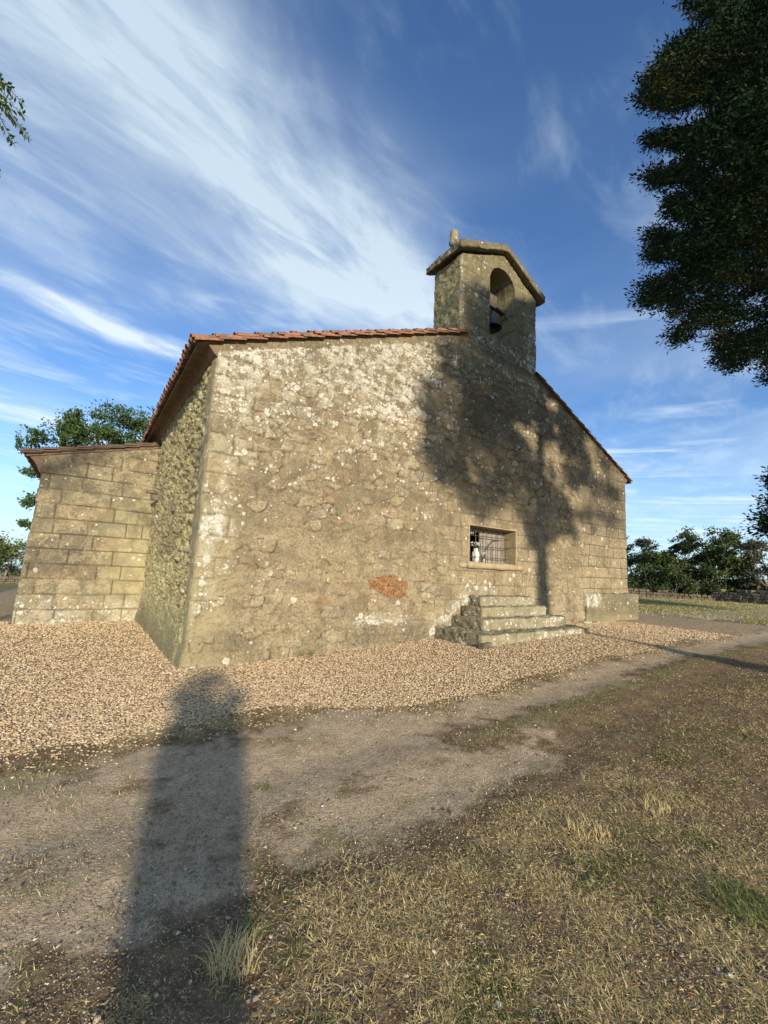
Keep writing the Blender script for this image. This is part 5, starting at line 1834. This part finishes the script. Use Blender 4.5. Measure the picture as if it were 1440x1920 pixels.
def sample(rng, n, x0, x1, y0, y1, dens, cam_fall=None):
    x = rng.uniform(x0, x1, n); y = rng.uniform(y0, y1, n)
    k = rng.uniform(size=n) < dens(x, y)
    x, y = x[k], y[k]
    k = vis_mask(x, y) & ~inside_chapel(x, y)
    return x[k], y[k]


rng = np.random.default_rng(5)
# gravel apron: near stones one by one, sized like the photo's 2-4 cm chips
x1, y1 = sample(rng, 800000, -5.5, 12.5, -3.6, 7.0, lambda x, y: np.maximum(m_gravel(x, y), .16 * m_gravel(x, y + .22) + .05 * m_gravel(x, y + .5)) * np.clip(14.0 / ((x + 1.38) ** 2 + (y + 6.96) ** 2), .12, 1))
dist = np.hypot(x1 + 1.38, y1 + 6.96)
siz = (.0062 + .00082 * dist) * rng.uniform(.7, 1.4, len(x1))
g1 = pebble_mesh('gravel', x1, y1, siz, PEBBLES, rng.uniform(0, 1, len(x1)), rng)
tag(g1, 'light tan gravel chips spread along the foot of the chapel walls', 'gravel', None, 'stuff')

# small stones and litter over the track
x2, y2 = sample(rng, 420000, -3, 10, -6.6, -2.4, lambda x, y: (1 - m_gravel(x, y)) * .8 * np.clip(6.0 / ((x + 1.38) ** 2 + (y + 6.96) ** 2), .15, 1))
s2_ = rng.uniform(.0018, .0048, len(x2)) * (1 + (rng.uniform(size=len(x2)) < .012) * 2.0)
dk = rng.uniform(size=len(x2)) < .5
g2 = pebble_mesh('grit', x2, y2, s2_, DEBRIS, np.where(dk, rng.uniform(0, .3, len(x2)), rng.uniform(.3, 1, len(x2))), rng, .55)
tag(g2, 'fine grit and small pale stones scattered on the dirt track', 'grit', None, 'stuff')


def blades(name, lab, x, y, length, width, tone, lean, rng, upright=1.0):
    """curved grass blades made of three quads each"""
    n = len(x)
    z = gz(x, y) - .004
    a = rng.uniform(0, 2 * math.pi, n)
    dx, dy = np.cos(a), np.sin(a)
    b = a + math.pi / 2 + rng.normal(0, .3, n)
    wx, wy = np.cos(b), np.sin(b)
    ts = np.array([0, .35, .7, 1.0])
    ws = np.array([1.0, .85, .55, .06])
    V = np.zeros((n, 8, 3))
    for i, (t_, w_) in enumerate(zip(ts, ws)):
        out = lean * (t_ ** 1.7) * length
        up = length * np.maximum(t_ * upright * (1 - .42 * lean * t_), 0)
        for s_, sg in ((0, -1), (1, 1)):
            V[:, i * 2 + s_, 0] = x + dx * out + sg * wx * width * w_ * .5
            V[:, i * 2 + s_, 1] = y + dy * out + sg * wy * width * w_ * .5
            V[:, i * 2 + s_, 2] = z + up
    F = np.concatenate([np.stack([np.arange(n) * 8 + 2 * i, np.arange(n) * 8 + 2 * i + 1, np.arange(n) * 8 + 2 * i + 3, np.arange(n) * 8 + 2 * i + 2], 1) for i in range(3)])
    o = mesh_np(name, V.reshape(-1, 3), F, GRASS, None, dict(tone=np.repeat(tone, 8)), smooth=True)
    tag(o, lab, 'grass', None, 'stuff')
    return o


def grass_density(x, y):
    clump = sst(fbm(x * 6.5, y * 6.5, 4, 301, .6), .40, .60)
    big = sst(fbm(x * .9, y * .9, 3, 302), .30, .60)
    fg = sst(y + wob(x, y, .5, 1.2, 303), -4.75, -5.15)
    right = sst(x + y * .4 + wob(x, y, 1, .8, 304), .4, 2.6) * sst(y + wob(x, y, .6, 1.1, 307), -4.35, -4.75)
    dn = np.maximum(fg, right) * (.16 + .84 * clump) * (.35 + .65 * big)
    track = m_dirt(x, y)
    dn = np.maximum(dn, .10 * clump * (1 - track))
    return dn * (1 - m_gravel(x, y))


def falloff(x, y, k):
    return np.clip(k / ((x + 1.38) ** 2 + (y + 6.96) ** 2), .11, 1)


x3, y3 = sample(rng, 2200000, -3, 12, -7.2, -2.6, lambda x, y: grass_density(x, y) * falloff(x, y, 7.0))
dist = np.hypot(x3 + 1.38, y3 + 6.96)
gp = fbm(x3 * 1.7, y3 * 1.7, 3, 305)
green = sst(gp, .54, .66)
straw = sst(fbm(x3 * 2.3, y3 * 2.3, 3, 306), .42, .62)
u = rng.uniform(size=len(x3))
tone = np.where(u < green * .5 + .06, rng.uniform(0, .38, len(x3)), np.where(u < .46 + straw * .34, rng.uniform(.45, .86, len(x3)), rng.uniform(.86, 1, len(x3))))
ln = rng.uniform(.012, .036, len(x3)) * (.7 + .8 * straw) * (1 + .03 * dist)
blades('dry_grass', 'trampled dry straw and brown grass in the foreground', x3, y3, ln, rng.uniform(.002, .0048, len(x3)) * (1 + .16 * dist), tone, rng.uniform(.5, 1.9, len(x3)), rng, .6)
print('blades', len(x3), 'gravel', len(x1), 'grit', len(x2))

# trodden litter: short curled scraps of straw and leaf lying every which way
xl, yl = sample(rng, 900000, -3, 10, -7.1, -2.6, lambda x, y: np.clip(grass_density(x, y) * 1.3 + .06 * (1 - m_gravel(x, y)), 0, 1) * falloff(x, y, 5.0))
zl = gz(xl, yl) + rng.uniform(0, .012, len(xl))
Cl = np.stack([xl, yl, zl], 1)
dl_ = rng.normal(size=Cl.shape); dl_[:, 2] *= .45
dist = np.hypot(xl + 1.38, yl + 6.96)
Vl, Fl = leaf_quads(Cl, rng.uniform(.008, .024, len(xl)) * (1 + .05 * dist), dl_, .15, rng, .8)
tl = np.where(rng.uniform(size=len(xl)) < .50, rng.uniform(.42, .74, len(xl)), np.where(rng.uniform(size=len(xl)) < .7, rng.uniform(.88, 1, len(xl)), rng.uniform(.15, .4, len(xl))))
lo_ = mesh_np('leaf_litter', Vl, Fl, GRASS, None, dict(tone=np.repeat(tl, 4)), smooth=False)
tag(lo_, 'scraps of straw and dead leaf lying between the grass blades', 'leaf litter', None, 'stuff')

# taller thin grass of the field to the right, seen almost edge-on
xf = rng.uniform(13.5, 48, 260000); yf = rng.uniform(-7, 16, 260000)
kf = vis_mask(xf, yf, 10) & (rng.uniform(size=len(xf)) < m_green(xf, yf) * (1 - .85 * m_dirt(xf, yf)) * (.3 + .7 * sst(fbm(xf * .6, yf * .6, 3, 330), .35, .6))) & ~inside_chapel(xf, yf)
xf, yf = xf[kf], yf[kf]
blades('field_grass', 'sunlit yellow-green grass of the field right of the chapel', xf, yf, rng.uniform(.04, .11, len(xf)), rng.uniform(.012, .03, len(xf)), np.where(rng.uniform(size=len(xf)) < .5, rng.uniform(.12, .36, len(xf)), rng.uniform(.4, .8, len(xf))), rng.uniform(.3, 1.0, len(xf)), rng, .8)

# greener, shorter growth between the wheel tracks, at the gravel edge and on the right
x4, y4 = sample(rng, 330000, -5, 24, -5.0, 6.0, lambda x, y: m_green(x, y) * (.2 + .8 * sst(fbm(x * 5, y * 5, 2, 311), .4, .6)) * falloff(x, y, 34.0))
dist = np.hypot(x4 + 1.38, y4 + 6.96)
u = rng.uniform(size=len(x4))
left = sst(-x4, .9, 1.4)
tone = np.where(u < .62 - .35 * left, rng.uniform(.02, .34, len(x4)), rng.uniform(.45, .9, len(x4)))
blades('green_grass', 'short green grass strip between the wheel tracks and on the verge', x4, y4, rng.uniform(.012, .032, len(x4)) * (1 + .7 * left) * (1 + .02 * dist), rng.uniform(.002, .004, len(x4)) * (1 + .15 * dist), tone, rng.uniform(.3, 1.3, len(x4)), rng, .8)

# straw fringe along the gravel edge
xe = rng.uniform(-3.5, 12, 150000)
ye = -2.42 - 0.75 * sst(xe, 0.2, 2.2) - 0.35 * sst(xe, -1, -4) - wob(xe, xe * 0 - 2.6, .5) + rng.normal(-.04, .15, len(xe))
k = vis_mask(xe, ye) & (rng.uniform(size=len(xe)) < falloff(xe, ye, 14) * sst(fbm(xe * 3, ye * 3, 2, 320), .36, .58))
xe, ye = xe[k], ye[k]
blades('straw_fringe', 'line of matted straw and brown leaves along the gravel edge', xe, ye, rng.uniform(.02, .06, len(xe)), rng.uniform(.002, .005, len(xe)) * 1.6, np.where(rng.uniform(size=len(xe)) < .7, rng.uniform(.45, .85, len(xe)), rng.uniform(.88, 1, len(xe))), rng.uniform(.8, 1.7, len(xe)), rng, .35)


def tuft(name, lab, cx, cy, r, n, l0, l1, t0, t1, wd=.004, lean=(.1, .8), seed=1, cat='grass tuft'):
    rg = np.random.default_rng(seed)
    a = rg.uniform(0, 6.28, n); rr = r * np.sqrt(rg.uniform(size=n))
    o = blades(name, lab, cx + rr * np.cos(a), cy + rr * np.sin(a), rg.uniform(l0, l1, n), rg.uniform(.6, 1.3, n) * wd, rg.uniform(t0, t1, n), rg.uniform(*lean, n), rg, 1.0)
    del o['kind']
    o['category'] = cat
    if 'patch' in name:
        o['kind'] = 'stuff'
    return o


TG = 'single tufts standing out of the ground'
T_ = [('straw_tuft', 'tall pale straw tuft in the bottom centre-left foreground', -.71, -5.08, .10, 230, .04, .13, .55, .82, .004, (.2, 1.2), 1),
      ('green_tuft', 'broad dark green grass tuft at the lower right edge', 1.45, -6.17, .15, 420, .03, .11, .04, .36, .004, (.4, 1.5), 2),
      ('weed_rosette', 'green leafy weed beside the pale straw tuft', -.60, -4.98, .035, 16, .05, .09, .05, .2, .013, (.8, 1.4), 3),
      ('wall_weed', 'thin green weed growing at the wall foot near the left corner', 1.90, -.09, .16, 60, .05, .17, .05, .35, .006, (.1, .7), 4),
      ('gravel_weed', 'small green weed growing in the gravel right of the corner', .62, -.62, .10, 70, .02, .05, .05, .3, .006, (.6, 1.3), 5),
      ('pale_tuft', 'small bleached straw tuft in the right foreground', 1.35, -5.42, .12, 160, .04, .09, .5, .82, .004, (.3, 1.2), 6),
      ('bleached_tuft', 'second bleached straw tuft, farther right in the foreground', 2.0, -5.55, .10, 130, .04, .09, .5, .82, .004, (.3, 1.2), 7),
      ('clover_patch', 'bright green leafy patch in the right-hand foreground', .62, -5.25, .16, 90, .015, .035, .1, .34, .009, (.6, 1.3), 8),
      ('leafy_patch', 'smaller bright green patch right of the leafy one', 1.02, -5.58, .15, 90, .02, .04, .1, .34, .009, (.6, 1.3), 9),
      ('track_weed', 'little green plant on the bare track in the middle', -.12, -3.78, .06, 60, .012, .03, .1, .3, .006, (.6, 1.3), 10),
      ('seedling_patch', 'sparse green seedlings on the track below the shadow edge', -.05, -4.28, .07, 50, .012, .03, .1, .3, .006, (.6, 1.3), 11)]
for a in T_:
    tuft(*a)
# far weeds by the field edge: left of the annex stay plain

# ------------------------------------------------------------------ the photographer, whose shadow lies on the track
SKIN = simple('skin', (.45, .29, .21), (.42, .27, .19), 20, .001, .6)
COAT = simple('jacket_cloth', (.06, .075, .11), (.045, .06, .09), 14, .004, .9)
JEAN = simple('trouser_cloth', (.07, .08, .12), (.05, .06, .09), 14, .004, .9)
HAIR = simple('hair', (.05, .035, .025), (.035, .025, .02), 40, .004, .8)
SHOE = simple('shoe', (.09, .07, .055), (.06, .05, .04), 14, .002, .7)
person = empty('person', (-1.55, -7.50, 0.0))
tag(person, 'person with raised arms, in wide clothes added to shape the long shadow on the track', 'person')
F0 = Vector((.5685, .811, 0)).normalized(); R0 = Vector((.811, -.5685, 0)).normalized(); O0 = Vector((-1.50, -7.52, 0.0))


def pw(r, f, z):
    return O0 + R0 * r + F0 * f + Vector((0, 0, z))


def skin_mesh(name, verts, edges, radii, mat, parent, root=0, sub=2):
    me = bpy.data.meshes.new(name)
    me.from_pydata([tuple(v) for v in verts], edges, [])
    o = link(name, me, parent, mat)
    md = o.modifiers.new('skin', 'SKIN')
    for i, r in enumerate(radii):
        sv = me.skin_vertices[0].data[i]
        sv.radius = (r, r) if not isinstance(r, tuple) else r
        sv.use_root = (i == root)
    sb = o.modifiers.new('sub', 'SUBSURF'); sb.levels = sub; sb.render_levels = sub
    for p in me.polygons:
        p.use_smooth = True
    return o


bv = [pw(0, 0, .95), pw(0, 0, 1.10), pw(0, .01, 1.28), pw(0, .0, 1.42), pw(0, .01, 1.50), pw(0, .03, 1.60), pw(0, .04, 1.68), pw(0, .03, 1.74)]
be = [(i, i + 1) for i in range(7)]
br = [(.16, .11), (.145, .10), (.17, .115), (.15, .09), .06, (.075, .09), (.08, .10), (.05, .06)]
for sg in (-1, 1):
    b = len(bv)
    bv += [pw(sg * .10, 0, .88), pw(sg * .13, .02, .50), pw(sg * .15, 0, .09), pw(sg * .16, .14, .045)]
    be += [(0, b), (b, b + 1), (b + 1, b + 2), (b + 2, b + 3)]
    br += [.095, .062, .045, .04]
    b = len(bv)
    bv += [pw(sg * .20, 0, 1.42), pw(sg * .43, .10, 1.50), pw(sg * .15, .30, 1.50), pw(sg * .10, .33, 1.56)]
    be += [(3, b), (b, b + 1), (b + 1, b + 2), (b + 2, b + 3)]
    br += [.065, .05, .034, (.035, .02)]
    for k in range(4):                              # fingers
        c = len(bv)
        bv += [pw(sg * (.085 - .006 * k), .345, 1.585 - .02 * k), pw(sg * (.05 - .004 * k), .365, 1.60 - .022 * k)]
        be += [(b + 3, c), (c, c + 1)]
        br += [.009, .008]
    c = len(bv)
    bv += [pw(sg * .075, .31, 1.545), pw(sg * .05, .33, 1.56)]
    be += [(b + 3, c), (c, c + 1)]
    br += [.011, .009]
skin_mesh('body', bv, be, br, SKIN, person)
# outer garment added, far wider than the body, to broaden the cast shadow
jv = [pw(0, 0, .50), pw(0, 0, .80), pw(0, 0, 1.05), pw(0, .01, 1.28), pw(0, 0, 1.42), pw(0, .005, 1.47)]
je = [(0, 1), (1, 2), (2, 3), (3, 4), (4, 5)]
jr = [(.25, .17), (.34, .18), (.40, .17), (.43, .15), (.40, .12), .10]
for sg in (-1, 1):
    b = len(jv)
    jv += [pw(sg * .20, 0, 1.42), pw(sg * .42, .08, 1.50), pw(sg * .17, .285, 1.485)]
    je += [(4, b), (b, b + 1), (b + 1, b + 2)]
    jr += [.10, .10, .055]
skin_mesh('shadow_poncho', jv, je, jr, COAT, person)
tv = [pw(0, 0, .95)]; te = []; tr = [(.165, .125)]
for sg in (-1, 1):
    b = len(tv)
    tv += [pw(sg * .10, 0, .86), pw(sg * .14, .02, .50), pw(sg * .16, 0, .12)]
    te += [(0, b), (b, b + 1), (b + 1, b + 2)]
    tr += [.13, .12, .10]
skin_mesh('trousers', tv, te, tr, JEAN, person)
skin_mesh('shadow_hat', [pw(0, .02, 1.70), pw(0, .02, 1.725), pw(0, .02, 1.80)], [(0, 1), (1, 2)], [(.42, .36), (.30, .28), (.12, .12)], HAIR, person)  # wide brim added to square off the top of the shadow
skin_mesh('hair', [pw(0, -.01, 1.62), pw(0, -.005, 1.70), pw(0, .02, 1.765)], [(0, 1), (1, 2)], [(.08, .075), (.09, .095), (.06, .07)], HAIR, person)
for sg in (-1, 1):
    fm_ = MB(); c = pw(sg * .032, .128, 1.665); fm_.tube([c - F0 * .01, c + F0 * .008], [.012, .006], 8); fm_.build('eye', HAIR, person, smooth=True)
    fm_ = MB(); c = pw(sg * .085, .03, 1.655); fm_.tube([c - R0 * sg * .01, c + R0 * sg * .014], [.028, .018], 8); fm_.build('ear', SKIN, person, smooth=True)
fm_ = MB(); fm_.tube([pw(0, .12, 1.665), pw(0, .152, 1.63), pw(0, .125, 1.622)], [.009, .014, .008], 8); fm_.build('nose', SKIN, person, smooth=True)
fm_ = MB(); fm_.tube([pw(-.025, .118, 1.595), pw(0, .127, 1.592), pw(.025, .118, 1.595)], [.005, .008, .005], 6); fm_.build('mouth', SKIN, person, smooth=True)
for sg in (-1, 1):
    sh_ = MB()
    sh_.tube([pw(sg * .15, -.09, .055), pw(sg * .155, .02, .06), pw(sg * .165, .14, .045), pw(sg * .17, .19, .035)], [.045, .055, .05, .03], 10)
    sh_.build('shoe', SHOE, person, smooth=True)
ph = MB()
c0 = pw(0, .375, 1.585)
ph.add([c0 + R0 * a + F0 * b + Vector((0, 0, c)) for a in (-.038, .038) for b in (-.004, .004) for c in (-.075, .012)],
       [(0, 1, 3, 2), (4, 6, 7, 5), (0, 4, 5, 1), (2, 3, 7, 6), (0, 2, 6, 4), (1, 5, 7, 3)])
pho = ph.build('phone', simple('phone_glass', (.03, .03, .035), (.02, .02, .025), 9, .0005, .3), None, bevel=.002)
tag(pho, 'flat dark phone held up in both hands of the person', 'phone')
